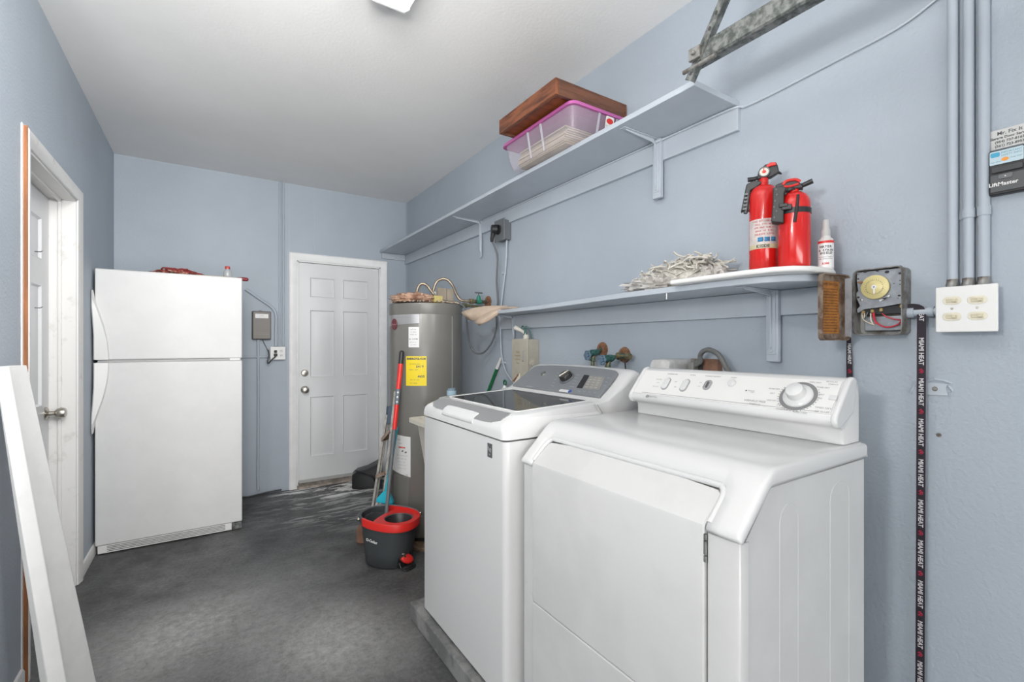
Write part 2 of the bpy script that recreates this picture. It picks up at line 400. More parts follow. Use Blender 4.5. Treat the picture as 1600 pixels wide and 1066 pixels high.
# the bare brown wood edge of the near casing and its strip of caulk
brown = mat('bare_brown_casing_edge', (0.33, 0.13, 0.05), 0.65, var=.35, vscale=30, stretch=(1, 1, .15))
obj('bare_edge', B().box(XL + .0015, XL + .016, LY0 - .0640, LY0 - .0618, 0, LZ + .061), brown, d2, label='bare brown wood edge of the casing')
obj('caulk_strip', B().box(XL, XL + .0035, LY0 - .076, LY0 - .0622, 0, LZ + .066), M['casing'], d2)
kf = FL(XL - .105); a_, z_ = kf.hit(76, 647); knob(kf, LY1 - .07, .925, M['chrome'], d2)
for px, py in ((54, 393), (54, 481)):
    a_, z_ = kf.hit(px, py)
    obj('hook', B().tube([kf.at(a_, z_, 0), kf.at(a_, z_, .02), kf.at(a_, z_ + .006, .028)], .0022, 6), M['steel'], d2)
# baseboards on the left wall
bp = lambda y0, y1: B().prism([(XL, 0), (XL + .012, 0), (XL + .012, .055), (XL + .008, .064), (XL, .066)], 'y', y0, y1)
bb = bp(LY1 + .064, 4.49); struct('baseboard_left', bb, M['dirty'])
struct('baseboard_left_near', bp(LEND, LY0 - .08), M['dirty'])
# seams and a patch down the back wall
sb = B(); fs = FY(YB)
for (p, q) in (((452, 300), (452, 396)), ((492, 296), (492, 391))):
    a0 = fs.hit(*p); a1 = fs.hit(*q); x = (a0[0] + a1[0]) / 2
    sb.obox(fs, x - .004, x + .004, a1[1], ZC - .005, -.001, .003)
sb.obox(fs, .576, .589, 0.0, 2.10, -.001, .0035)
struct('trim_2', sb, M['trimblue'], 'raised paint seams on the back wall above the door')
# corner bead of the back right corner
struct('trim_3', B().box(XR - .004, XR, YB - .02, YB, 0, ZC), M['trimblue'])

# ------------------------------------------------------------------ refrigerator
FX0, FX1, FYF, FT = -.574, .195, 3.715, 1.735
fr_ = root('refrigerator', (-.19, 4.05, 0), 'white top-freezer refrigerator standing against the left wall', 'refrigerator')
obj('body', B().box(FX0 + .004, FX1 - .004, FYF + .075, 4.40, .01, FT - .012), M['fridge'], fr_, bevel=.004)
obj('freezer_door', B().box(FX0, FX1, FYF, FYF + .068, 1.181, FT), M['fridge'], fr_, bevel=.008, bseg=3)
obj('fridge_door', B().box(FX0, FX1, FYF, FYF + .068, .057, 1.166), M['fridge'], fr_, bevel=.008, bseg=3)
obj('door_gasket', B().box(FX0 + .01, FX1 - .01, FYF + .067, FYF + .077, .06, FT - .02), mat('grey_gasket', (.28, .28, .28), .7), fr_)
obj('trim_strip', B().box(FX0 + .012, FX1 - .012, FYF + .012, FYF + .07, 1.167, 1.180), mat('grey_trim', (.42, .42, .42), .5), fr_)
obj('hinge', B().box(FX1 - .075, FX1 - .012, FYF - .004, FYF + .05, 1.165, 1.182), M['plastic'], fr_, bevel=.003)
def fh(zf, z_split):
    s = 1 if zf > z_split else -1; Lh = abs(zf - z_split)
    # outline: (x, fraction from the split to the free end)
    Lp = [(-.579, 0), (-.577, .35), (-.580, .55), (-.5850, .78), (-.5848, .86), (-.583, 1.0)]
    Rp = [(-.577, 1.0), (-.572, .86), (-.553, .70), (-.530, .50), (-.514, .30), (-.508, .12), (-.507, 0)]
    yd = lambda t: .012 + .034 * math.sin(min(1, max(0, t)) * 1.45)
    R = []
    n = 14
    def interp(P, t):
        P = sorted(P, key=lambda q: q[1])
        for a, b in zip(P, P[1:]):
            if a[1] <= t <= b[1]: return a[0] + (b[0] - a[0]) * (t - a[1]) / (b[1] - a[1])
        return P[-1][0]
    for i in range(n + 1):
        t = i / n; xl, xr = interp(Lp, t), interp(Rp, t); z = z_split + s * Lh * t; y1 = FYF - yd(t); y0 = FYF + .004 if t < .95 else FYF - .01
        R.append([(xl, y0, z), (xl, y1 + .008, z), (xl + .006, y1, z), (max(xr - .004, xl + .0065), y1 + .004, z), (xr, y1 + .014, z), (xr, y0, z)])
    return B().loft(R)
obj('handle', fh(1.600, 1.183), M['plastic'], fr_)
obj('handle', fh(.745, 1.164), M['plastic'], fr_)
gr = B(); gr.box(FX0 + .012, FX1 - .062, FYF + .008, FYF + .075, .008, .056)
obj('grille', gr, M['plastic'], fr_, bevel=.002)
gs = B()
for i in range(4): gs.plate(FY(FYF + .008), rrect(FX0 + .055, FX1 - .10, .016 + i * .0095, .0205 + i * .0095, .0022, 3), -.002, .0006)
obj('grille_slots', gs, mat('grille_shadow_grey', (.16, .16, .16), .7), fr_)
fb_ = B(); fb_.box(FX1 - .058, FX1 - .004, FYF + .012, FYF + .07, .006, .052); fb_.cyl((FX1 - .03, FYF + .012, .04), (FX1 - .03, FYF + .006, .04), .006); fb_.cyl((FX1 - .045, FYF + .012, .02), (FX1 - .045, FYF + .008, .02), .005)
obj('hinge_bracket', fb_, M['steel'], fr_)

# ------------------------------------------------------------------ concrete pad under the machines
pad = obj('concrete_pad', B().prism([(.787, 2.085), (.787, -.6), (XR - .001, -.6), (XR - .001, 2.085)], 'z', 0, .078), mat('grey_concrete_pad', (.26, .26, .255), .8, bump=.4, bscale=60, col2=(.15, .15, .15), vscale=10), bevel=.006)
tag(pad, 'low grey concrete pad that the washer and dryer stand on', 'plinth')

# ------------------------------------------------------------------ washer
WX0, WX1, WY0, WY1 = .814, 1.448, 1.296, 1.993
wa = root('washing_machine', (1.13, 1.645, .078), 'white top-loading washer with glass lid and grey control panel', 'washing machine')
def rr3(x0, x1, y0, y1, r, z, seg=5): return [(x, y, z) for x, y in rrect(x0, x1, y0, y1, r, seg)]
obj('cabinet', B().loft([rr3(WX0, WX1, WY0, WY1, .022, .095), rr3(WX0, WX1, WY0, WY1, .022, .953)]), M['white'], wa, smooth=40)
obj('base_shadow_gap', B().loft([rr3(WX0 + .02, WX1 - .02, WY0 + .02, WY1 - .02, .02, .080), rr3(WX0 + .02, WX1 - .02, WY0 + .02, WY1 - .02, .02, .097)]), M['dark'], wa, label='recessed base of the washer, coloured dark for shade')  # dark colour stands in for the shade under the cabinet
deck = B(); R = []
for z, fi, si, r in ((.9575, .004, .004, .022), (.960, .000, .000, .024), (.982, .001, .001, .027), (.997, .004, .003, .032), (1.007, .012, .007, .038), (1.018, .031, .014, .044), (1.027, .050, .021, .05), (1.033, .066, .028, .05)):
    R.append(rr3(WX0 - .004 + fi, WX1 + .004, WY0 - .002 + si, WY1 + .002 - si, r, z, 7))
for i in range(3): pass
deck.loft(R); obj('top_deck', deck, M['white'], wa, smooth=50)
zl = 1.050
def zpoly(pts, z): return [tuple(onZ(px, py, z).xy) for px, py in pts]
lid_o = [(.905, 1.958), (.905, 1.330), (1.272, 1.330), (1.272, 1.958)]
FZ = lambda z: Fr((0, 0, z), (1, 0, 0), (0, 1, 0))
def rrt(x0, x1, y0, y1, r, dz): return [(x, y, 1.0365 + (x - .88) * .050 + dz) for x, y in rrect(x0, x1, y0, y1, r, 6)]
lw = B(); lw.loft([rrt(.872, 1.285, 1.310, 1.979, .03, -.032), rrt(.872, 1.285, 1.316, 1.973, .03, -.003), rrt(.878, 1.283, 1.323, 1.966, .028, .0)])
lid = obj('lid', lw, M['white'], wa, smooth=50)
glass = mat('dark_tinted_lid_glass', (.040, .040, .036), .05, spec=.45)
obj('lid_glass', B().loft([rrt(.912, 1.258, 1.372, 1.925, .012, -.001), rrt(.912, 1.258, 1.372, 1.925, .012, .0015)]), glass, lid)
obj('glass_bead', B().tube([(x, y, z + .001) for x, y, z in (lambda q: q + q[:1])(rrt(.910, 1.260, 1.370, 1.927, .014, 0))], .0022, 6), M['plastic'], lid)
silver = mat('silver_grey_plastic', (.36, .36, .37), .35, .4)
rings = []
n = 14
for i in range(n + 1):
    y = 1.358 + (1.935 - 1.358) * i / n; e = abs(2 * i / n - 1); q = max(0, (e - .78) / .22) ** 2
    rings.append([(.8165 + .022 * q, y, 1.0050 + .0145 * q), (.826 + .016 * q, y, 1.0125 + .009 * q), (.848 + .004 * q, y, 1.0243 + .002 * q), (.877, y, 1.0385), (.877, y, 1.020), (.830, y, .998)])
gl = B().loft(rings); obj('lid_front_strip', gl, silver, wa, smooth=50)
hd = B(); rings = []
for i in range(13):
    t = i / 12; y = 1.518 + .265 * t; e = 1 - abs(2 * t - 1) ** 6 * .6
    rings.append([(.812, y, .982 + .004 * (1 - e)), (.8075 + .003 * (1 - e), y, .990), (.8105 + .002 * (1 - e), y, 1.0005), (.822, y, 1.0100 + .004 * e), (.838, y, 1.0205 + .004 * e), (.842, y, 1.019), (.842, y, 1.0), (.820, y, .985)])
hd.loft(rings); obj('lid_handle', hd, M['white'], wa, smooth=60)
# console, a slanted housing with rounded shoulders
con = B(); rings = []
base = [(1.276, .957), (1.262, .990), (1.222, 1.050), (1.230, 1.0525), (1.272, 1.063), (1.345, 1.111), (1.392, 1.148), (1.414, 1.166), (1.440, 1.176), (1.468, 1.168), (1.488, 1.140), (1.497, 1.08), (1.492, .957)]
prof_y = [(1.2925, .70), (1.2945, .82), (1.302, .915), (1.316, .965), (1.342, .99), (1.40, 1.0), (1.64, 1.045), (1.88, 1.0), (1.945, .99), (1.972, .965), (1.987, .915), (1.9945, .82), (1.9965, .70)]
for y, s in prof_y:
    ring = []
    for x, z in base:
        zz = z if z < 1.06 else 1.050 + (z - 1.050) * (s if s <= 1 else 1 + (s - 1) * (1.0 if z > 1.15 else .5))
        xx = x if z < 1.06 else 1.39 + (x - 1.39) * (0.80 + .20 * min(1, s))
        ring.append((xx, y, zz))
    rings.append(ring)
con.loft(rings); obj('console', con, M['white'], wa, smooth=60)
obj('console_seam', B().tube([(1.221, 1.2935, 1.052), (1.240, 1.292, 1.024), (1.262, 1.292, .990), (1.276, 1.2925, .958)], .0014, 6), M['ink2'], wa)
# grey fascia
pa = V((1.272, 0, 1.0645)); pb = V((1.412, 0, 1.1695))
fw = Fr(pa, (0, -1, 0), pb - pa)
panel_mat = mat('blue_grey_control_fascia', (.235, .25, .265), .3, .2)
pc = [fw.hit(*q) for q in ((935, 624), (814, 603), (826, 594), (838, 584), (851, 574.5), (880, 573), (905, 573.5), (930, 576), (958, 582.5), (962, 586), (956, 600), (948, 612))]
slen = (pb - pa).length
x0, x1 = -1.945, -1.345
pcl = [(x1 + .008, .004), (x1 + .004, .055), (x1 - .004, .125), (x1 - .012, .155), (x1 - .03, .166)] + [(x1 - .1 - .38 * i / 4, .170 + .006 * math.sin(math.pi * (i + .6) / 5.2)) for i in range(5)] + [(x0 + .03, .164), (x0 + .010, .152), (x0 + .002, .12), (x0 - .006, .06), (x0 - .008, .004)]
fh_ = B(); fh_.plate(fw, pcl, -.004, .0075)
fas = obj('control_fascia', fh_, panel_mat, wa, bevel=.0015)
ff = fw.lift(.0078)
def fp(px, py): return ff.hit(px, py)
kx, ky = fp(886, 591.5)
obj('selector_ring', B().lathe([(0, 0), (.037, 0), (.036, .004), (.030, .006), (0, .006)], ff.at(kx, ky), ff.n, 32), M['grey'], wa)
kb = B().lathe([(0, .004), (.030, .004), (.029, .022), (.026, .028), (0, .028)], ff.at(kx, ky), ff.n, 32)
kn = obj('selector_knob', kb, mat('dark_knob', (.06, .06, .06), .25, .6), wa, bevel=.002)
obj('knob_grip', B().obox(Fr(ff.at(kx, ky), fw.u * .5 + fw.v, fw.u.cross(fw.u) + fw.v * .5 * 1 - fw.u), -.026, .026, -.005, .005, .027, .034), mat('silver_knob_bar', (.55, .52, .47), .25, .8), kn, bevel=.002)
dp = [fp(*q) for q in ((913, 586), (921, 587), (909.5, 607), (901, 606))]
obj('display', B().plate(ff, dp, -.001, .001), M['black'], wa)
bp_ = [fp(*q) for q in ((922, 587), (945, 590), (936, 609.5), (912, 607.5))]
obj('button_pad', B().plate(ff, bp_, -.001, .0008), mat('taupe_button_pad', (.27, .26, .24), .4), wa)
bt = B()
for i in range(3):
    for q in range(5):
        c0 = [bp_[0][t] + (bp_[1][t] - bp_[0][t]) * (.15 + .3 * i) for t in (0, 1)]; c1 = [bp_[3][t] + (bp_[2][t] - bp_[3][t]) * (.15 + .3 * i) for t in (0, 1)]
        f_ = .12 + .19 * q; a_, b_ = c0[0] + (c1[0] - c0[0]) * f_, c0[1] + (c1[1] - c0[1]) * f_
        bt.obox(ff, a_ - .009, a_ + .009, b_ - .0035, b_ + .0035, 0, .0022)
obj('buttons', bt, mat('grey_buttons', (.34, .335, .32), .4), wa)
bx, by = fp(849, 584)
obj('badge', B().lathe([(0, 0), (.014, 0), (.013, .003), (0, .004)], ff.at(bx, by), ff.n, 24), M['chrome'], wa)
sx_, sy_ = fp(883, 611)
stk = B(); stk.plate(ff, rrect(sx_ - .038, sx_ + .030, sy_ - .007, sy_ + .007, .006), -.001, .0006)
obj('badge_strip', stk, M['plastic'], wa)
obj('badge_dot', B().plate(ff, ellipse(sx_ + .030, sy_ + .001, .009, .009), 0, .0010), mat('blue_print', (.03, .08, .35), .4), wa)
tx = B(); tx.text('GE', ff, bx, by, .012, h=.0042); 
for q, s_, sz in (((827, 604), 'SmartDispense', .009), ((883, 611), 'COMMERCIAL', .0085),):
    a_, b_ = fp(*q); tx.text(s_, ff, a_, b_, sz, h=.0009)
for i, s_ in enumerate(('Whites', 'Heavy', 'Colors', 'Active', 'Delicates')):
    a_, b_ = fp(903 - i * 2.4, 586 + i * 4.6); tx.text(s_, ff, a_ + .0, b_, .008)
for i, s_ in enumerate(('Deep', 'Rinse', 'Quick', 'Bulky', 'Towels')):
    a_, b_ = fp(872 - i * 2.2, 583 + i * 5.0); tx.text(s_, ff, a_, b_, .008)
for i, s_ in enumerate(('Temp', 'Soil', 'Spin', 'Fill')):
    a_, b_ = fp(905 + i * 8, 611 + i * 1.0); tx.text(s_, ff, a_, b_, .0075)
for i, s_ in enumerate(('Power', 'Start', 'Lock')):
    a_, b_ = fp(951 - i * 3, 591 + i * 6.0); tx.text(s_, ff, a_, b_, .0075)
obj('panel_lettering', tx, mat('pale_panel_print', (.48, .52, .58), .5), wa)
# small grey energy tag on the front
ft = Fr((WX0 - .0004, 0, 0), (0, -1, 0), (0, 0, 1)); a_, b_ = ft.hit(765.5, 704)
tg = obj('front_tag', B().obox(ft, a_ - .0155, a_ + .0155, b_ - .024, b_ + .024, 0, .0012), mat('grey_metal_tag', (.15, .15, .16), .4, .5), wa)
t_ = B(); t_.text('h', ft, a_ - .008, b_ + .006, .022, h=.0015); t_.text('e', ft, a_ + .004, b_ + .004, .030, h=.0015); t_.text('HE', ft, a_, b_ - .014, .008, h=.0015)
obj('tag_lettering', t_, mat('silver_print', (.55, .55, .55), .4), wa)

# ------------------------------------------------------------------ dryer
DX0_, DX1_, DY0, DY1 = .862, 1.424, .514, 1.267
dr = root('clothes_dryer', (1.14, .89, .078), 'white clothes dryer with sloping front door and big round dial, beside the washer', 'dryer')
bevx, bevz = .965, .983
bodyp = [(DX0_ + .018, .080), (DX0_ + .018, .886), (.893, .897), (.972, .981), (DX1_, .981), (DX1_, .080)]
obj('side_panels', B().prism(bodyp, 'y', DY0 + .004, DY1 - .004), M['enamel'], dr, bevel=.002)
# front frame strips
def fstrip(y0, y1):
    r = .014; near = y0 < .8
    P = [(DX0_ + .030, y0), (DX0_ + .030, y1), (DX0_, y1)]
    if near: P += [(DX0_, y0 + r), (DX0_ + r * .3, y0 + r * .3), (DX0_ + r, y0)]
    else: P = [(DX0_ + .030, y1), (DX0_ + .030, y0), (DX0_, y0), (DX0_, y1 - r), (DX0_ + r * .3, y1 - r * .3), (DX0_ + r, y1)]
    return P
obj('front_strip', B().prism(fstrip(DY0 + .002, .588), 'z', .085, .889), M['enamel'], dr, bevel=.002)
obj('front_strip', B().prism(fstrip(1.206, DY1 - .002), 'z', .085, .889), M['enamel'], dr, bevel=.002)
obj('kick_panel', B().box(DX0_ - .0065, DX0_ + .022, .5925, 1.2010, .085, .4655).box(.8580, .880, .5925, 1.2010, .466, .515), M['enamel'], dr, bevel=.003)
# moulded top: sheet with a cut-out for the door, folded down at the sides
PR = [(.858, .891), (.857, .899), (.861, .907), (.868, .914), (.905, .950), (.930, .974), (.958, 1.001), (.972, 1.0125), (.986, 1.0185), (1.010, 1.021), (1.424, 1.0235), (1.432, 1.020), (1.433, .99)]
top = B()
SK = [(.866, .889), (.869, .891), (.873, .894), (.880, .900), (.905, .924), (.925, .943), (.950, .967), (.958, .974), (.966, .981), (.985, .983), (1.010, .9835), (1.424, .985), (1.433, .985)]
YC = [(DY0 + .001, 1.0), (DY0 - .001, .8), (DY0, .22), (DY0 + .004, .06), (DY0 + .012, 0), (.560, 0), (.588, 0), (.600, 0)] + [(.60 + .594 * i / 6, 0) for i in range(1, 6)] + [(1.194, 0), (1.206, 0), (1.235, 0), (DY1 - .012, 0), (DY1 - .004, .06), (DY1, .22), (DY1 + .001, .8), (DY1 - .001, 1.0)]
grid = [[top.bm.verts.new((a[0] + (b[0] - a[0]) * t, y, a[1] + (b[1] - a[1]) * t)) for a, b in zip(PR, SK)] for y, t in YC]
for i in range(len(YC) - 1):
    ym = (YC[i][0] + YC[i + 1][0]) / 2
    for k in range(len(PR) - 1):
        if .5885 < ym < 1.2055 and k < 5: continue
        top._f((grid[i][k], grid[i + 1][k], grid[i + 1][k + 1], grid[i][k + 1]))
bmesh.ops.remove_doubles(top.bm, verts=top.bm.verts, dist=1e-6)
obj('top_cover', top, M['white'], dr, solid=.010, smooth=60, fixn=True)
def lp_(x, y): return (x + .0035, y, .950 + (x - .905) * .96 - .0035)
obj('top_lip', B().tube(spline([lp_(.864, .586), lp_(.885, .586), lp_(.908, .5865), lp_(.920, .590), lp_(.9275, .599), lp_(.930, .615), lp_(.930, .75), lp_(.930, .90), lp_(.930, 1.05), lp_(.930, 1.179), lp_(.9275, 1.195), lp_(.920, 1.204), lp_(.908, 1.2075), lp_(.885, 1.208), lp_(.864, 1.208)], 4), .0075, 12), M['white'], dr)
# the door, folded over the bevel
dp_ = B(); R = []
DZ0 = .470
dprof = [(.8555, DZ0), (.8545, .60), (.8545, .895), (.8570, .9035), (.8625, .9105), (.9290, .9660)]
dd = [(.592, .035), (.5925, .012), (.596, .004), (.606, 0), (.70, 0), (.90, 0), (1.10, 0), (1.190, 0), (1.198, .004), (1.2010, .012), (1.2015, .035)]
cr = lambda y: max(0, (.045 - min(y - .592, 1.2015 - y)) / .045)
for y, dx in dd:
    c_ = cr(y); up = 1 - .030 * c_ ** 2; ring = []
    for i, (x, z) in enumerate(dprof):
        if i == 0: z = z + .028 * c_ ** 2
        if i == 5: x -= .014 * c_ ** 3; z -= .013 * c_ ** 3
        ring.append((x + dx * .25, y, z - (dx * .25 if i > 3 else 0)))
    ring += [(.945, y, .953 - .0), (.900, y, .90), (.882, y, DZ0 + .028 * c_ ** 2)]
    R.append(ring)
dp_.loft(R); obj('dryer_door', dp_, M['enamel'], dr, smooth=20, bevel=.0020)
dk = B(); dk.box(.874, .890, .5895, 1.2040, DZ0 - .012, .885)
obj('door_gap', dk, M['dark'], dr, label='dark gap round the dryer door')
hg = B()
for zc, h in ((.880, .012), (.858, .028), (.835, .012)): hg.cyl((.858, .5900, zc - h / 2), (.858, .5900, zc + h / 2), .0036, n=10)
obj('hinge', hg, M['steel'], dr)
# pressed arches on the near side
ar = B(); fsd = Fr((0, DY0 + .004, 0), (1, 0, 0), (0, 0, 1))
for (xa, xb, zt) in ((1.008, 1.085, .935), (1.235, 1.335, .945)):
    o_ = [(xa, .1), (xa, zt - .04)] + [(xa + (xb - xa) * (1 - math.cos(math.pi * i / 10)) / 2, zt - .04 + .04 * math.sin(math.pi * i / 10)) for i in range(1, 10)] + [(xb, zt - .04), (xb, .1)]
    ar.tube([fsd.at(a, b, 0) for a, b in o_], .0009, 6)
obj('pressed_arch', ar, M['enamel'], dr)
# console
cp = [(1.335, 1.0235), (1.334, 1.058), (1.326, 1.066), (1.306, 1.071), (1.297, 1.078), (1.294, 1.088), (1.299, 1.100), (1.370, 1.180), (1.378, 1.186), (1.392, 1.190), (1.412, 1.187), (1.422, 1.176), (1.426, 1.150), (1.426, 1.0235)]
R = []
CY0, CY1 = .530, 1.203
def crng(y, s):
    o = []
    for i, (x, z) in enumerate(cp):
        o.append((1.40 + (x - 1.40) * s, y, 1.0235 + (z - 1.0235) * (1 - (1 - s) * .4)))
    return o
for y, s in ((CY0, .90), (CY0 + .003, .97), (CY0 + .010, 1.0), (CY1 - .010, 1.0), (CY1 - .003, .97), (CY1, .90)): R.append(crng(y, s))
con_m = mat('warm_white_console', (.74, .735, .72), .3)
obj('console', B().loft(R), M['white'], dr, smooth=45)
cap = [(1.316, 1.066), (1.300, 1.069), (1.2915, 1.080), (1.2915, 1.092), (1.296, 1.103), (1.368, 1.184), (1.378, 1.190), (1.394, 1.193), (1.41, 1.185), (1.39, 1.10)]
for (y0, y1) in ((CY0 - .003, CY0 + .013), (CY1 - .012, CY1 + .003)):
    obj('console_end_cap', B().prism(cap, 'y', y0, y1), M['white'], dr, bevel=.0060, bseg=4, smooth=60)
pa = V((1.299, 0, 1.100)); pb = V((1.370, 0, 1.180)); fd = Fr(pa, (0, -1, 0), pb - pa).lift(.0008)
sl = (pb - pa).length
obj('console_face', B().obox(fd, -1.188, -.545, .001, sl - .001, -.001, .0012), con_m, dr)
f2 = fd.lift(.0013)
def dq(px, py): return f2.hit(px, py)
ln = B(); a_ = dq(1031, 624); ln.obox(f2, -1.150, -.575, .0045, .0062, -.0005, .0004); obj('console_line', ln, M['ink2'], dr)
def pill(cx, cy, w, h, n=8): return rrect(cx - w / 2, cx + w / 2, cy - h / 2, cy + h / 2, w / 2 * .98, n)
for px, py, kind in ((1041, 600, 0), (1070, 602.5, 1), (1105.5, 602, 2)):
    a_, b_ = dq(px, py); h = .052 if kind < 2 else .040
    ro = obj('rocker_surround', B().ring(f2, pill(a_, b_, .026, h), pill(a_, b_, .021, h - .005), 0, .0018), M['ink2'], dr)
    obj('rocker_switch', B().plate(f2, pill(a_, b_, .020, h - .007), -.001, .005 if kind != 2 else .002), M['white'] if kind != 2 else M['ink2'], dr, bevel=.001)
    if kind == 2: obj('slider_slot', B().plate(f2, pill(a_, b_, .007, h - .016), 0, .004), M['ink'], dr)
a_, b_ = dq(1144, 599.5)
obj('push_button', B().lathe([(0, 0), (.0125, 0), (.012, .006), (.009, .009), (0, .0095)], f2.at(a_, b_), f2.n, 26), M['white'], dr)
a_, b_ = dq(1166, 610.5); obj('indicator_dot', B().plate(f2, ellipse(a_, b_, .0022, .0022, 12), 0, .0008), M['ink'], dr)
kx, ky = dq(1247, 619)
obj('dial_ring', B().ring(f2, ellipse(kx, ky, .0475, .0475, 48), ellipse(kx, ky, .037, .037, 48), 0, .0006), mat('dial_ring_grey', (.20, .20, .205), .6), dr)
dkn = obj('timer_dial', B().lathe([(0, 0), (.038, 0), (.0375, .004), (.036, .006), (.024, .010), (.0225, .014), (.0225, .026), (.0215, .030), (.018, .032), (0, .033)], f2.at(kx, ky), f2.n, 44), M['white'], dr)
a_, b_ = dq(1302, 622)
obj('toggle', B().obox(f2, a_ - .009, a_ + .009, b_ - .007, b_ + .007, 0, .003), M['white'], dr, bevel=.001)
tx = B()
for s_, px, py, sz in (('TEMPERATURE', 1051, 585, .0065), ('SIGNAL', 1083, 586.5, .0065), ('WRINKLE PREVENT', 1114, 588.5, .0065), ('START', 1147, 590.5, .0065),
                       ('REGULAR', 1030, 593, .0055), ('LOW', 1028, 598, .0055), ('DELICATE', 1024, 604, .0055), ('OFF', 1056, 597, .0055), ('ON', 1055, 605, .0055), ('ON', 1095, 598, .0055), ('OFF', 1092, 604, .0055),
                       ('SENSOR', 1174, 611, .0055), ('DRY', 1176, 613.5, .0055),
                       ('WRINKLE FREE', 1179, 627, .0095), ('FABRICS', 1179, 632, .0085), ('MORE DRY', 1210, 608, .0065), ('DRY', 1207, 615, .0065), ('LESS DRY', 1206, 626, .0065), ('OFF', 1217, 633, .0065), ('DAMP DRY', 1223, 640, .007), ('PRESS CARE', 1250, 645, .0065),
                       ('VERY DRY', 1274, 598, .0065), ('MORE DRY', 1286, 606, .0065), ('DRY', 1284, 617, .0065), ('OFF', 1281, 623, .0065),
                       ('REGULAR', 1300, 597, .0062), ('FABRICS', 1302, 601, .0062), ('ON', 1311, 620, .006), ('OFF', 1311, 626, .006), ('TIMED DRY', 1286, 638, .0075), ('AIR FLUFF', 1284, 644, .0080)):
    a_, b_ = dq(px, py); tx.text(s_, f2, a_, b_, sz, h=.0004)
a_, b_ = dq(1022, 620.5); tx.text('MAYTAG', f2, a_ - .004, b_, .009, h=.0004); tx.ring(f2, rrect(a_ - .035, a_ - .025, b_ - .005, b_ + .005, .001, 1), rrect(a_ - .033, a_ - .027, b_ - .003, b_ + .003, .001, 1), 0, .0004)
for i in range(26):
    an = math.radians(150 + 240 * i / 25); r_ = .0505
    tx.obox(f2, kx + r_ * math.cos(an) - .0012, kx + r_ * math.cos(an) + .0012, ky + r_ * math.sin(an) - .0012, ky + r_ * math.sin(an) + .0012, 0, .0004)
obj('console_lettering', tx, mat('faded_grey_print', (.20, .20, .20), .6), dr)
# ------------------------------------------------------------------ shelves on the right wall
SZ = 2.163
us = root('wall_shelf', (1.53, 2.75, SZ), 'long pale blue upper shelf high on the right wall', 'shelf', 'painted wall shelves')
obj('shelf_board', B().box(1.392, XR - .001, 1.0, YB - .001, SZ, SZ + .021), M['shelf'], us, bevel=.002)
obj('ledger', B().box(XR - .019, XR, .996, YB - .001, SZ - .092, SZ - .001), M['shelf'], us, bevel=.002)
obj('end_cleat', B().box(1.41, XR - .02, YB - .02, YB, SZ - .055, SZ - .001), M['shelf'], us, bevel=.002)
def bracket(par, y, z, x_out, drop, wood=True):
    b = B()
    if wood: b.box(XR - .038, XR - .0195, y - .021, y + .021, z - drop, z - .001)
    b2 = B()
    x0 = XR - (.038 if wood else .019)
    b2.obox(Fr((x0, y, 0), (0, -1, 0), (0, 0, 1)), -.013, .013, z - drop + (.025 if wood else 0), z - .001, 0, .003)
    b2.box(x_out, x0, y - .013, y + .013, z - .004, z - .001)
    b2.loft([[(x0, y - .003, z - drop + .035), (x0, y + .003, z - drop + .035), (x0 - .010, y + .003, z - drop + .05), (x0 - .010, y - .003, z - drop + .05)],
             [(x0, y - .003, z - .03), (x0, y + .003, z - .03), (x0 - .014, y + .003, z - .022), (x0 - .014, y - .003, z - .022)],
             [(x0 - .02, y - .003, z - .004), (x0 - .02, y + .003, z - .004), (x0 - .04, y + .003, z - .018), (x0 - .04, y - .003, z - .018)],
             [(x_out + .02, y - .003, z - .004), (x_out + .02, y + .003, z - .004), (x_out + .025, y + .003, z - .008), (x_out + .025, y - .003, z - .008)]])
    b2.lathe([(0, 0), (.006, 0), (.005, .003), (0, .003)], (x0 - .003, y, z - drop + .038), (-1, 0, 0), 10)
    if wood: obj('bracket_block', b, M['shelf'], par, bevel=.002)
    obj('bracket', b2, M['shelf'], par, bevel=.001)
bracket(us, 1.353, SZ, 1.415, .255)
bracket(us, 2.939, SZ, 1.415, .262, False)
LZs = 1.463
ls = root('wall_shelf', (1.53, 1.6, LZs), 'pale blue lower shelf with curved front holding the fire extinguishers', 'shelf', 'painted wall shelves')
plan = [(XR - .001, .655), (1.60, .652), (1.53, .660), (1.475, .682), (1.435, .72), (1.41, .775), (1.396, .85), (1.393, .95), (1.394, 1.15), (1.399, 1.33), (1.486, 2.03), (1.484, 2.05), (1.478, 2.50), (1.50, 2.56), (XR - .001, 2.62)]
obj('shelf_board', B().prism(plan, 'z', LZs, LZs + .021), M['shelf'], ls, bevel=.002)
obj('ledger', B().box(XR - .019, XR, .66, 2.665, LZs - .087, LZs - .001), M['shelf'], ls, bevel=.002)
bracket(ls, .86, LZs, 1.43, .246)
bracket(ls, 2.512, LZs, 1.51, .16, False)

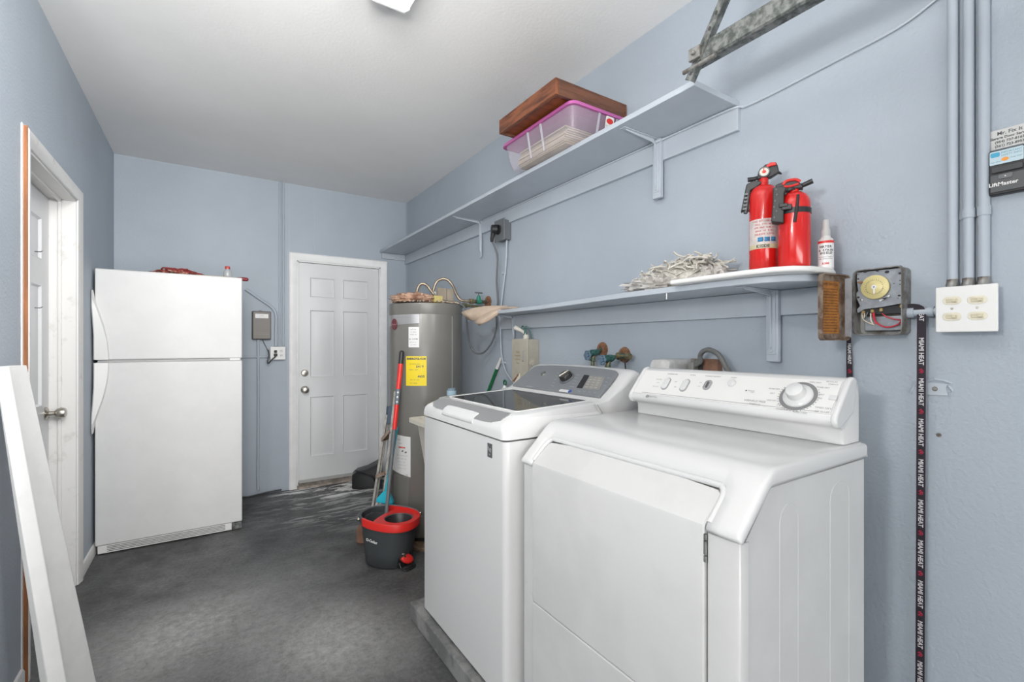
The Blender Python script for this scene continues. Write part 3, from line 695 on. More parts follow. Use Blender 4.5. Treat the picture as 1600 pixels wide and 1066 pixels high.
# ------------------------------------------------------------------ tote and wooden box on the upper shelf
TZ = SZ + .022
tt = root('storage_tote', (1.48, 1.82, TZ), 'clear plastic storage tote with pink lid on the upper shelf', 'storage box')
clear = mat('cloudy_clear_plastic', (.66, .63, .70), .25, alpha=.30)
R = [rr3(1.345, 1.632, 1.585, 2.070, .035, TZ), rr3(1.338, 1.636, 1.578, 2.077, .04, TZ + .006), rr3(1.330, 1.642, 1.565, 2.090, .035, TZ + .05), rr3(1.322, 1.644, 1.556, 2.098, .035, TZ + .095), rr3(1.326, 1.641, 1.560, 2.094, .033, TZ + .097), rr3(1.314, 1.646, 1.548, 2.106, .033, TZ + .138)]
obj('tub', B().loft(R, True, False), clear, tt, smooth=50)
M['ribm'] = mat('frosted_plastic_rib', (.52, .51, .56), .35, alpha=.8)
pink = mat('pink_plastic_lid', (.50, .12, .36), .35)
lb = B(); lb.loft([rr3(1.303, 1.652, 1.537, 2.117, .035, TZ + .131), rr3(1.303, 1.652, 1.537, 2.117, .035, TZ + .143), rr3(1.309, 1.648, 1.543, 2.111, .033, TZ + .149)])
obj('lid', lb, pink, tt, smooth=50)
for y in (1.776, 1.882):
    rb = B(); rb.loft([[(1.3375, y - .003, TZ + .01), (1.3375, y + .003, TZ + .01), (1.332, y + .003, TZ + .01), (1.332, y - .003, TZ + .01)], [(1.316, y - .005, TZ + .131), (1.316, y + .005, TZ + .131), (1.309, y + .005, TZ + .131), (1.309, y - .005, TZ + .131)]]); obj('rib', rb, M['ribm'], tt)
for x in (1.474, 1.583):
    rb = B(); rb.loft([[(x - .005, 1.5775, TZ + .01), (x + .005, 1.5775, TZ + .01), (x + .005, 1.571, TZ + .01), (x - .005, 1.571, TZ + .01)], [(x - .005, 1.548, TZ + .131), (x + .005, 1.548, TZ + .131), (x + .005, 1.543, TZ + .131), (x - .005, 1.543, TZ + .131)]]); obj('rib', rb, M['ribm'], tt)
fl_ = Fr((1.527, 1.5655, TZ), (1, 0, 0), (0, -.20, 1)); 
sk_ = obj('sticker', B().plate(fl_, rrect(-.022, .028, .045, .128, .008), .004, .005), mat('white_paper_label', (.74, .72, .69), .6), tt)
obj('sticker_oval', B().plate(fl_, ellipse(.003, .108, .020, .012), .005, .0055), M['red'], tt)
t_ = B()
for i, s_ in enumerate(('Roughneck', 'Clear', '6.5 qt')): t_.text(s_, fl_, .003, .086 - i * .014, .010, h=.0056)
obj('sticker_lettering', t_, M['ink2'], tt)
# papers inside
pap = B()
for i in range(13):
    dx = random.uniform(-.010, .010); dy = random.uniform(-.02, .01)
    pap.box(1.362 + dx, 1.62 + dx, 1.66 + dy, 2.03 + dy, TZ + .006 + i * .0062, TZ + .0112 + i * .0062)
st_ = obj('paper_stack', pap, mat('yellowed_paper', (.60, .50, .36), .8, var=.35, vscale=14, stretch=(.2, .2, 9))); tag(st_, 'stack of yellowed papers inside the clear pink-lidded tote', 'papers')
wood = mat('reddish_brown_stained_wood', (.23, .075, .030), .45, col2=(.085, .026, .012), vscale=7, stretch=(6, .8, 6), detail=9, bump=.1, bscale=20)
wood_d = mat('dark_brown_wood_end', (.16, .065, .035), .5, col2=(.085, .035, .02), vscale=7, stretch=(.9, 6, 6), detail=9)
wb = root('wooden_box', (1.44, 1.78, TZ + .150), 'shallow reddish brown wooden box lying on top of the pink-lidded tote', 'box')
bz0, bz1 = TZ + .1505, TZ + .2205
obj('front_board', B().box(1.228, 1.244, 1.553, 2.010, bz0, bz1), wood, wb, bevel=.0015)
obj('back_board', B().box(1.636, 1.652, 1.553, 2.010, bz0, bz1), wood, wb, bevel=.0015)
obj('end_board', B().box(1.2445, 1.6355, 1.553, 1.569, bz0, bz1), wood_d, wb, bevel=.0015)
obj('end_board', B().box(1.2445, 1.6355, 1.994, 2.010, bz0, bz1), wood_d, wb, bevel=.0015)
obj('bottom_board', B().box(1.2445, 1.6355, 1.5695, 1.9935, bz0 + .012, bz0 + .018), mat('orange_brown_panel', (.30, .09, .025), .5, var=.3, vscale=6, stretch=(1, 6, 1)), wb)
lidc = B(); lidc.loft([[(1.30 + .17 * (1 + math.cos(a)) * s, 1.60 + .16 * (1 + math.sin(a)) * s + .05 * (1 - s), z) for a in [2 * math.pi * i / 30 for i in range(30)]] for z, s in ((bz0 + .0185, .80), (bz1 + .014, 1.0), (bz1 + .026, .93))])
dh = obj('dark_dish', lidc, mat('dark_brown_dish', (.06, .04, .03), .4)); tag(dh, 'dark brown round dish sitting in the shallow wooden box', 'dish')

# ------------------------------------------------------------------ garage door rail hanging by the upper shelf
rl = root('garage_door_track', (1.30, -.6, 2.16), 'galvanised garage door track end hanging above the upper shelf', 'garage door track')
RX = 1.305; zt = 2.226
rb = B()
P = [(RX - .003, zt), (RX + .034, zt), (RX + .034, zt - .0025), (RX, zt - .0025), (RX, zt - .050), (RX + .004, zt - .0555), (RX + .034, zt - .0555), (RX + .034, zt - .058), (RX + .002, zt - .058), (RX - .003, zt - .052)]
rb.prism(P, 'y', -3.2, .945)
obj('rail', rb, M['steel'], rl)
sp = B(); A = V((RX - .006, .955, 2.128)); T_ = V((RX - .006, .600, ZC))
dsp = (T_ - A).normalized(); sd = V((0, 1, 0)).cross(V((1, 0, 0))); 
wv = V((1, 0, 0)).cross(dsp).normalized()
sp.loft([[A - wv * .012, A + wv * .012, A + wv * .012 + V((-.003, 0, 0)), A - wv * .012 + V((-.003, 0, 0))], [T_ - wv * .012, T_ + wv * .012, T_ + wv * .012 + V((-.003, 0, 0)), T_ - wv * .012 + V((-.003, 0, 0))]])
sp.loft([[A + wv * .012, A + wv * .0095, A + wv * .0095 + V((.02, 0, 0)), A + wv * .012 + V((.02, 0, 0))], [T_ + wv * .012, T_ + wv * .0095, T_ + wv * .0095 + V((.02, 0, 0)), T_ + wv * .012 + V((.02, 0, 0))]])
obj('hanger_strap', sp, M['steel'], rl)
hs = B(); fsr = Fr(A + V((-.0035, 0, 0)), -wv, dsp)
for i in range(14): 
    hs.plate(fsr, ellipse(0, .02 + i * .042, .0035, .006, 12), -.001, .0005)
obj('strap_holes', hs, M['dark'], rl)
bl = B(); bl.box(RX - .020, RX - .0095, .905, .945, 2.178, 2.216); bl.cyl((RX - .022, .925, 2.197), (RX - .032, .925, 2.197), .008, n=6)
obj('bracket_nut', bl, M['dirtysteel'], rl, bevel=.0015)
obj('stop_bolt', B().cyl((RX - .004, .975, 2.163), (RX - .004, .86, 2.163), .007, n=12), M['dirtysteel'], rl)

# ------------------------------------------------------------------ cable across the upper wall
cb = B(); xs = XR - .005
pts = [onX(1475, -12, xs), onX(1460, 1, xs), onX(1400, 45, xs), onX(1300, 98, xs), onX(1200, 150, xs), onX(1163, 167, xs), V((xs, .985, 2.155)), V((XR - .024, 1.03, 2.156)), V((XR - .024, 1.3, 2.157)), V((XR - .044, 1.335, 2.148)), V((XR - .044, 1.37, 2.148)), V((XR - .024, 1.42, 2.157)), V((XR - .024, 2.0, 2.157)), V((XR - .024, 2.9, 2.157))]
c_ = obj('wall_cable', B().tube(spline(pts, 5), .0042, 8), M['shelf']); tag(c_, 'painted cable running diagonally up the right wall from the upper shelf', 'cable')

# ------------------------------------------------------------------ dryer-style outlet with plug under the upper shelf
oc = root('power_outlet', (1.63, 2.62, 1.95), 'dark grey surface outlet with round black plug below the upper shelf', 'outlet')
obj('outlet_box', B().box(1.605, XR, 2.565, 2.675, 1.960, 2.088), M['grey'], oc, bevel=.005)
obj('cover_plate', B().box(1.600, 1.606, 2.558, 2.682, 1.953, 2.096), mat('grey_steel_plate', (.20, .21, .22), .4, .4), oc, bevel=.002)
obj('receptacle', B().cyl((1.600, 2.625, 2.03), (1.592, 2.625, 2.03), .032, n=28), M['black'], oc)
pg = B().cyl((1.592, 2.640, 2.035), (1.560, 2.650, 2.035), .030, .027, 24); pg.tube([(1.575, 2.655, 2.01), (1.572, 2.665, 1.975), (1.575, 2.67, 1.955)], [.016, .012, .010], 12)
cordp = [V((1.575, 2.668, 1.96)), onX(777, 400, 1.60), onX(776, 440, 1.61), onX(778, 473, 1.625), V((1.628, 2.705, 1.50)), onX(776, 510, 1.62), onX(770, 532, 1.60), onX(757, 550, 1.57), onX(744, 552, 1.54), onX(735, 540, 1.51), onX(731, 520, 1.48), onX(729, 500, 1.45)]
cordp += [V((1.44, 2.80, 1.52)), V((1.42, 2.84, 1.552))]
cord = obj('cable', B().tube(spline(cordp, 6), .0065, 10), M['cable']); tag(cord, 'dark power cord looping from the high outlet towards the water heater', 'cable')
obj('plug', pg, M['black'], cord)
cd = B(); cpts = [V((1.632, 2.575, 1.955)), V((1.640, 2.60, 1.80)), V((1.642, 2.63, 1.68)), V((1.6405, 2.660, 1.53)), V((1.6405, 2.672, 1.44)), V((1.6405, 2.668, 1.36)), V((1.643, 2.66, 1.22)), V((1.643, 2.62, 1.12)), V((1.643, 2.56, 1.06)), V((1.643, 2.45, 1.00)), V((1.643, 2.3, .98))]
c_ = obj('wall_cable', cd.tube(spline(cpts, 6), .006, 8), M['trimblue']); tag(c_, 'painted grey cable running down from the high outlet beside the beige box', 'cable')
obj('cable_clip', B().box(XR - .02, XR, 2.625, 2.65, 1.745, 1.758), M['shelf'], c_); obj('cable_clip', B().box(XR - .024, XR, 2.628, 2.655, 1.148, 1.160), M['shelf'], c_)

# ------------------------------------------------------------------ beige disconnect box above the washer
bgm = mat('aged_beige_enamel', (.46, .43, .36), .45, var=.12, vscale=8)
bx = root('electrical_box', (1.62, 2.34, 1.044), 'beige metal electrical box on the right wall above the washer', 'electrical box')
obj('housing', B().box(1.578, XR, 2.258, 2.418, 1.046, 1.306), bgm, bx, bevel=.004)
obj('cover', B().box(1.571, 1.5785, 2.254, 2.422, 1.042, 1.309), bgm, bx, bevel=.003)
f_ = FX(1.5708); f_o = lambda px, py: f_.hit(px, py)
t_ = B()
for i, (px, py, s_) in enumerate(((809, 550, 'Easy'), (809, 556, 'WARNING'), (809, 562, 'CONTROL'), (809, 568, 'TIMER'))):
    a_, b_ = f_o(px, py); t_.text(s_, f_, a_, b_, .022 if i == 0 else .013, h=.0005)
obj('printed_text', t_, mat('faded_brown_print', (.28, .19, .07), .7), bx)
a_, b_ = f_o(818, 556); obj('latch', B().obox(f_, a_ - .005, a_ + .005, b_ - .03, b_ + .03, 0, .004), M['ink2'], bx)
a_, b_ = f_o(817, 564); obj('latch_hole', B().plate(f_, ellipse(a_, b_, .006, .004, 12), 0, .0005), M['dark'], bx)
a_, b_ = f_o(808, 591)
obj('torn_sticker', B().plate(f_, [(a_ - .045, b_ - .028), (a_ + .020, b_ - .030), (a_ + .034, b_ + .015), (a_ + .028, b_ + .032), (a_ - .004, b_ + .006)], 0, .0008), mat('torn_white_paper', (.68, .64, .56), .8), bx)
obj('torn_sticker_stain', B().plate(f_, [(a_ - .050, b_ - .020), (a_ - .030, b_ - .026), (a_ + .020, b_ + .020), (a_ + .014, b_ + .030), (a_ - .01, b_ + .008)], .0009, .0014), M['rust'], bx)
fs_ = Fr((0, 2.2575, 0), (1, 0, 0), (0, 0, 1))
obj('side_knob', B().lathe([(0, 0), (.030, 0), (.030, .003), (.018, .004), (.017, .010), (0, .011)], fs_.at(1.612, 1.165), fs_.n, 24), bgm, bx)
for z in (1.285, 1.075): obj('side_knockout', B().obox(fs_, 1.600, 1.622, z - .012, z + .012, 0, .003), bgm, bx)
obj('bottom_conduit', B().cyl((1.622, 2.33, 1.046), (1.622, 2.33, .62), .014), M['trimblue'], bx)
sv = B(); sv.lathe([(0, 0), (.018, 0), (.018, .02), (.012, .03), (0, .03)], (1.615, 2.33, 1.308), (0, 0, 1), 16); sv.tube([(1.615, 2.33, 1.335), (1.60, 2.345, 1.355), (1.57, 2.385, 1.380)], [.008, .010, .016], 12)
sn = obj('sensor_cap', sv, mat('grubby_white_plastic', (.60, .58, .52), .6), bx)
obj('sensor_wires', B().tube(spline([(1.60, 2.33, 1.335), (1.60, 2.31, 1.385), (1.62, 2.30, 1.36), (1.63, 2.29, 1.308)], 5), .003, 6).tube(spline([(1.59, 2.345, 1.375), (1.59, 2.325, 1.385), (1.61, 2.315, 1.335)], 5), .004, 6), M['verd'], bx)
tc_ = B().tube([(XR - .004, 2.66, 1.372), (XR - .004, 2.664, 1.25)], .004, 6)

# ------------------------------------------------------------------ laundry faucets
def faucet(name, y, x_end, x_body, z0, z1, label):
    r_ = root(name, (XR, y, z0), label, 'faucet', 'laundry supply faucets')
    zz = lambda x: z0 + (z1 - z0) * (XR - x) / (XR - x_end)
    obj('escutcheon', B().lathe([(0, 0), (.038, 0), (.036, .005), (.016, .010), (0, .010)], (XR, y, z0), (-1, 0, 0), 26), M['rust'], r_)
    obj('pipe', B().tube([(XR - .009, y, z0), (x_body, y, zz(x_body))], .0095, 12), M['brass'], r_)
    bd = B(); bd.tube([(x_body + .030, y, zz(x_body + .03)), (x_body + .012, y, zz(x_body)), (x_body - .012, y, zz(x_body)), (x_body - .030, y, zz(x_body - .03))], [.013, .018, .018, .012], 12)
    bd.ball((x_body, y, zz(x_body)), .018, 6)
    obj('valve_body', bd, M['verd'], r_)
    obj('spout', B().tube([(x_body, y, zz(x_body) - .010), (x_body - .004, y, zz(x_body) - .030), (x_body - .006, y, zz(x_body) - .040)], [.012, .012, .016], 12).tube([(x_body - .006, y, zz(x_body) - .040), (x_body - .006, y, zz(x_body) - .10)], .009, 12), M['brass'], r_)
    wh = B(); c = V((x_end, y, z1)); n_ = 6
    hub = V((x_end + .006, y, z1))
    wh.lathe([(0, -.006), (.010, -.006), (.010, .006), (0, .006)], c, (-1, 0, 0), 14)
    rim = [c + V((0, .021 * (1 + .10 * math.cos(6 * a)) * math.cos(a), .021 * (1 + .10 * math.cos(6 * a)) * math.sin(a))) for a in [2 * math.pi * i / 48 for i in range(49)]]
    wh.tube(rim, .0042, 8)
    for i in range(6):
        a = 2 * math.pi * i / 6; wh.tube([c, c + V((0, .020 * math.cos(a), .020 * math.sin(a)))], .003, 6)
    obj('hand_wheel', wh, mat('blue_grey_painted_wheel', (.13, .20, .27), .5, .3), r_)
    obj('stem', B().tube([(x_end, y, z1), (x_body - .028, y, zz(x_body - .028))], .006, 10), M['verd'], r_)
    return r_
faucet('laundry_faucet', 1.722, 1.560, 1.600, 1.250, 1.222, 'tarnished green faucet with wall disc, left of the pair behind the washer')
f2_ = faucet('laundry_faucet', 1.573, 1.515, 1.556, 1.226, 1.204, 'tarnished green faucet on longer brass pipe, right of the pair')
sp_ = B(); sp_.tube([(1.615, 1.575, 1.222), (1.612, 1.54, 1.222), (1.610, 1.505, 1.222)], [.014, .011, .009], 12); sp_.cyl((1.610, 1.515, 1.222), (1.610, 1.490, 1.222), .014, n=8); sp_.ball((1.622, 1.573, 1.221), .019, 6)
obj('side_outlet', sp_, M['brass'], f2_)
c_ = obj('drain_wire', B().tube(spline([(1.612, 1.527, 1.206), (1.610, 1.520, 1.17), (1.612, 1.515, 1.10), (1.610, 1.50, .98)], 4), .0035, 8), M['rubber']); tag(c_, 'thin black wire hanging from the laundry faucet pipe', 'wire')

# ------------------------------------------------------------------ dryer outlet, cord and vent elbow
do = root('dryer_outlet', (1.64, 1.13, 1.10), 'brown dryer outlet low on the right wall behind the dryer console', 'outlet')
fr2 = FX(1.628); a0, b0 = fr2.hit(1080, 561); a1, b1 = fr2.hit(1121, 563)
brn = mat('brown_bakelite', (.27, .14, .09), .6, var=.3, vscale=25)
obj('outlet_box', B().box(1.632, XR, -a1, -a0, 1.10, b0), brn, do, bevel=.002)
am = a0 + .042
obj('cover_plate', B().obox(fr2, a0 - .002, a1 + .002, 1.098, b0 + .002, -.002, .001), brn, do, bevel=.001)
obj('receptacle', B().obox(fr2, am - .004, am + .012, 1.11, b0 - .004, .001, .012), M['dark'], do)
obj('steel_plate', B().obox(fr2, a0, am - .006, 1.10, b0, .001, .003), M['dirtysteel'], do)
cp_ = [V((1.60, -am + .018, 1.185)), onX(1094, 566, 1.60), onX(1094, 556, 1.595), onX(1099, 549, 1.59), onX(1108, 547, 1.585), onX(1120, 552, 1.575), onX(1128, 562, 1.57), onX(1134, 574, 1.565), onX(1140, 592, 1.55), V((1.53, .98, .98))]
c_ = obj('cable', B().tube(spline(cp_, 6), .0095, 10), mat('dark_grey_cord', (.15, .155, .15), .5)); tag(c_, 'thick grey dryer cord arching out of the brown outlet', 'cable')
obj('plug', B().box(1.585, 1.624, -am + .002, -am + .028, 1.13, b0 - .012), mat('grey_plug', (.22, .22, .21), .5), c_, bevel=.006)
vt = B(); vv = [(.0, 1.0), (.02, 1.0)]
R = []
for x, s in ((1.50, 1.0), (1.56, 1.0), (1.61, 1.04), (1.655, 1.04)):
    R.append([(x, 1.335 - .062 + .062 * s * math.cos(a) * 1.0, 1.150 + .062 * s * math.sin(a)) for a in [2 * math.pi * i / 24 for i in range(24)]])
pts_ = rrect(-.050, .050, -.055, .066, .022, 5)
R = [[(x, 1.243 + a * s, 1.150 + b * s) for a, b in pts_] for x, s in ((1.508, .90), (1.514, .98), (1.530, 1.0), (1.655, 1.0))]
c_ = obj('vent_elbow', B().loft(R), mat('dusty_white_plastic', (.58, .58, .57), .7, var=.15, vscale=30), smooth=50); tag(c_, 'dusty white vent elbow on the wall just behind the dryer', 'vent')

# ------------------------------------------------------------------ time switch box with its open door
tb = root('time_switch', (1.63, .553, 1.303), 'grimy grey time switch box with yellow dial and open door', 'time switch')
BY0, BY1, BZ0, BZ1, BXF = .492, .612, 1.303, 1.495, 1.597
gm = M['dirtysteel']
fo = Fr((BXF, 0, 0), (0, -1, 0), (0, 0, 1))
outer = rrect(-BY1, -BY0, BZ0, BZ1, .014, 5); inner = rrect(-BY1 + .003, -BY0 - .003, BZ0 + .003, BZ1 - .003, .012, 5); back_in = rrect(-BY1 + .004, -BY0 - .004, BZ0 + .004, BZ1 - .004, .012, 5)
dpt = XR - BXF
b = B(); b.loft([[fo.at(a, c, -dpt + .0005) for a, c in outer], [fo.at(a, c, -.004) for a, c in outer], [fo.at(a, c, 0) for a, c in rrect(-BY1 + .001, -BY0 - .001, BZ0 + .001, BZ1 - .001, .014, 5)], [fo.at(a, c, 0) for a, c in inner], [fo.at(a, c, -.050) for a, c in back_in]])
obj('housing', b, gm, tb, smooth=50)
plm = mat('zinc_plate', (.38, .40, .43), .35, .6, var=.2, vscale=30)
fm = Fr((BXF + .016, 0, 0), (0, -1, 0), (0, 0, 1))
def fq(px, py): return fm.hit(px, py)
pl = [fq(*q) for q in ((1339, 426), (1407, 415), (1411, 440), (1415, 478), (1416, 484), (1410, 484), (1410, 474), (1376, 480), (1351, 483), (1340, 489), (1339, 484), (1344, 478), (1336, 466), (1337, 458), (1341, 455), (1339, 440))]
pl = [(max(-BY1 + .006, min(-BY0 - .006, a)), max(BZ0 + .01, min(BZ1 - .006, c))) for a, c in pl]
obj('mechanism_plate', B().plate(fm, pl, -.010, 0), plm, tb)
cx, cz = fq(1368.5, 449)
RD = .0345
obj('clock_dial', B().lathe([(0, 0), (RD, 0), (RD, .003), (RD * .9, .005), (RD * .6, .0045), (RD * .45, .007), (0, .007)], fm.at(cx, cz, .005), fm.n, 44), mat('yellow_brass_dial', (.62, .54, .25), .4, .1), tb)
obj('dial_pointer', B().plate(fm, ellipse(cx, cz, .0062, .0062, 20), .011, .014).plate(fm, [(cx - .002, cz - .004), (cx + .002, cz - .004), (cx + .0014, cz - .018), (cx, cz - .020), (cx - .0014, cz - .018)], .011, .0135), M['plastic'], tb)
obj('pointer_hub', B().plate(fm, ellipse(cx, cz, .0022, .0022, 12), .014, .0146), mat('violet_grey_print', (.15, .15, .28), .5), tb)
nm = B()
for i in range(24):
    a = math.pi / 2 - 2 * math.pi * i / 24
    nm.text(str((i % 12) + 1), fm, cx + .0205 * math.cos(a), cz + .0205 * math.sin(a), .0058, rot=math.degrees(a) - 90, h=.0120)
    a += math.pi / 24; nm.obox(fm, cx + .0265 * math.cos(a) - .0004, cx + .0265 * math.cos(a) + .0004, cz + .0265 * math.sin(a) - .0004, cz + .0265 * math.sin(a) + .0004, .0095, .0107)
obj('dial_numerals', nm, M['ink'], tb)
tr = B()
for px, py, w_, h_ in ((1383, 457, 0, 0), (1347, 443, 0, 0)): pass
a_, c_2 = fq(1384, 470)
obj('trip_lever', B().plate(fm, [(a_ - .010, c_2 - .002), (a_ + .012, c_2 + .010), (a_ + .014, c_2 + .014), (a_ + .010, c_2 + .014), (a_ + .004, c_2 + .004), (a_ - .010, c_2 + .003)], .011, .014), M['plastic'], tb)
a_, c_2 = fq(1344, 442); obj('dial_tripper', B().plate(fm, ellipse(a_ + .004, c_2, .006, .003, 12), .010, .016), M['rust'], tb)
hb = B()
for px, py, r_ in ((1341, 429, .0015), (1341, 436, .003), (1371, 423, .004), (1386, 425, .0055), (1408, 427, .004), (1411, 438, .0018), (1411, 444, .0018), (1397, 443, .0015), (1405, 462, .0035), (1403, 466, .0015), (1352, 424, .006), (1409, 417, .005), (1340, 465, .004)):
    a_, c_2 = fq(px, py); a_ = max(-BY1 + .01, min(-BY0 - .01, a_)); hb.plate(fm, ellipse(a_, c_2, r_, r_ * .8, 12), -.001, .0006)
obj('plate_holes', hb, M['dark'], tb)
a_, c_2 = fq(1346, 469); obj('plate_screw', B().lathe([(0, 0), (.0035, 0), (.003, .002), (0, .0025)], fm.at(a_, c_2), fm.n, 12), M['chrome'], tb)
a0_, c0_ = fq(1340, 486); a1_, c1_ = fq(1413, 478)
a0_ = max(a0_, -BY1 + .012); a1_ = min(a1_, -BY0 - .008)
obj('terminal_block', B().obox(fm, a0_, a1_, c0_ - .012, c0_ + .010, -.026, -.011), M['black'], tb)
for px, py in ((1347, 488), (1361, 486), (1375, 484), (1407, 478)):
    a_, c_2 = fq(px, py); obj('terminal', B().obox(fm, a_ - .004, a_ + .004, c_2 - .005, c_2 + .005, -.012, -.006), mat('brass_terminal', (.45, .33, .14), .4, .7), tb, bevel=.001)
fwr = Fr((BXF + .012, 0, 0), (0, -1, 0), (0, 0, 1))
def wire(pp, m, r=.0016, nm_='wire'):
    P = []
    for px, py in pp:
        a_, c_2 = fwr.hit(px, py); P.append(fwr.at(max(-BY1 + .008, min(-BY0 - .006, a_)), max(BZ0 + .008, c_2), random.uniform(-.006, .002)))
    return obj(nm_, B().tube(spline(P, 5), r, 6), m, tb)
rw = mat('red_wire', (.50, .03, .05), .4)
wire([(1378, 490), (1385, 495), (1397, 499), (1410, 500), (1416, 500)], rw, .0018)
wire([(1363, 490), (1367, 502), (1378, 510), (1390, 511), (1402, 507), (1415, 501)], rw, .0022)
wire([(1365, 488), (1366, 498), (1368, 506)], rw, .0016)
wire([(1346, 490), (1348, 499), (1356, 504), (1366, 508)], mat('cream_wire', (.58, .52, .40), .5))
wire([(1350, 490), (1350, 497)], M['ivory']); wire([(1360, 490), (1361, 500), (1364, 506)], M['ivory']); wire([(1355, 488), (1353, 495), (1350, 497)], M['cable'])
lt_ = B(); lt_.box(BXF + .03, BXF + .036, BY0 + .01, BY1 - .02, BZ0 + .012, BZ0 + .055); obj('lower_panel', lt_, plm, tb, bevel=.003)
# open door, standing out from the wall
hx, hy = BXF + .001, BY1 + .004; ex, ey = 1.474, .6375
du = V((hx - ex, hy - ey, 0)).normalized(); fdoor = Fr((ex, ey, 0), du, (0, 0, 1)); W_ = math.hypot(hx - ex, hy - ey)
dz0, dz1 = 1.288, 1.482
b = B(); o1 = rrect(0, W_, dz0, dz1, .013, 5); o2 = rrect(.003, W_ - .003, dz0 + .003, dz1 - .003, .011, 5)
b.loft([[fdoor.at(a, c, -.016) for a, c in rrect(.004, W_ - .004, dz0 + .004, dz1 - .004, .012, 5)], [fdoor.at(a, c, -.013) for a, c in o1], [fdoor.at(a, c, 0) for a, c in o1], [fdoor.at(a, c, 0) for a, c in o2], [fdoor.at(a, c, -.012) for a, c in o2]])
tdoor = obj('door', b, mat('grimy_brown_grey_steel', (.30, .24, .19), .5, .4, col2=(.16, .10, .07), vscale=30), tb, smooth=50)
obj('instruction_label', B().plate(fdoor, rrect(.010, W_ - .034, dz0 + .02, dz1 - .020, .002, 2), -.0120, -.0114), mat('orange_brown_label', (.36, .14, .025), .6, var=.3, vscale=40), tdoor)
t_ = B(); t_.text('TIME SWITCH', fdoor, W_ / 2 - .012, dz1 - .030, .011, h=-.0108)
for i in range(16):
    t_.text(('SET DIAL TO TIME OF DAY', 'TURN DIAL CLOCKWISE', 'ON TRIPPER  OFF TRIPPER', 'TIGHTEN SCREWS FIRMLY')[i % 4], fdoor, W_ / 2 - .012, dz1 - .044 - i * .0082, .0055, h=-.0108)
obj('label_text', t_, mat('dark_brown_print', (.10, .04, .02), .6), tdoor)
obj('door_channel', B().box(hx - .026, hx - .020, hy - .012, hy + .004, dz0 + .012, dz1 - .012).cyl((hx - .001, hy, dz0 + .01), (hx - .001, hy, dz1 - .01), .004, n=10), plm, tdoor)

# conduit joining the time switch and the switch plate
c_ = obj('conduit', B().tube([(1.640, .4915, 1.365), (1.640, .43, 1.365)], .011, 14).tube([(1.640, .4915, 1.365), (1.640, .478, 1.365)], .015, 14).tube([(1.640, .448, 1.365), (1.640, .4355, 1.365)], .014, 14), M['trimblue'])
tag(c_, 'short horizontal painted conduit between time switch and switch plate', 'conduit')
# three painted conduits up the wall
swx = 1.612; fsw = FX(swx); p0 = fsw.hit(1462, 450); p1 = fsw.hit(1560, 518)
cpx = (1488.5, 1513.5, 1537.5); names_ = ('leftmost', 'middle one', 'rightmost')
for px, nm_ in zip(cpx, names_):
    y = onX(px, 440, XR - .014).y
    c_ = obj('conduit', B().tube([(XR - .0135, y, p0[1] + .016), (XR - .0135, y, ZC)], .0112, 18), M['trimblue'])
    tag(c_, f'vertical painted conduit above the switch plate, {nm_} of three', 'conduit', 'painted conduits above the switch plate')
    obj('connector', B().lathe([(0, 0), (.0138, 0), (.0138, .010), (.0125, .012), (.0125, .022), (0, .022)], (XR - .0135, y, p0[1]), (0, 0, 1), 10), M['dirtysteel'], c_)
    if nm_ != 'leftmost':
        st2 = B(); z_ = 1.615
        st2.lathe([(.0113, -.012), (.0132, -.012), (.0132, .012), (.0113, .012)], (XR - .0135, y, z_), (0, 0, 1), 18)
        st2.box(XR - .004, XR, y, y + .028 if nm_ != 'rightmost' else y + .022, z_ - .011, z_ + .011)
        obj('strap', st2, M['trimblue'], c_)
sw = root('switch_plate', (1.63, .38, 1.31), 'white four-switch wall plate below the three conduits', 'switch')
obj('switch_box', B().box(swx + .003, XR, -p1[0] + .008, -p0[0] - .008, p1[1] + .006, p0[1] - .006), M['trimblue'], sw)
obj('face_plate', B().obox(fsw, p0[0], p1[0], p1[1], p0[1], -.003, .003), M['plastic'], sw, bevel=.0025, bseg=3)
for px, py in ((1488, 470), (1527.5, 468.5), (1488, 495), (1528, 493.5)):
    a_, c_2 = fsw.hit(px, py)
    obj('switch_surround', B().plate(fsw, rrect(a_ - .0185, a_ + .0185, c_2 - .0105, c_2 + .0105, .0104, 6), .003, .0042), M['ivory'], sw, bevel=.0008)
    obj('toggle', B().obox(fsw, a_ - .011, a_ + .011, c_2 - .005, c_2 + .005, .004, .0062).obox(fsw, a_ + .001, a_ + .009, c_2 - .0035, c_2 + .0035, .006, .012), mat('yellowed_ivory', (.60, .55, .40), .45), sw, bevel=.0008)
for px, py in ((1488, 482.5), (1527.5, 481)):
    a_, c_2 = fsw.hit(px, py); obj('plate_screw', B().lathe([(0, 0), (.003, 0), (.002, .001), (0, .001)], fsw.at(a_, c_2, .003), fsw.n, 10), M['chrome'], sw)

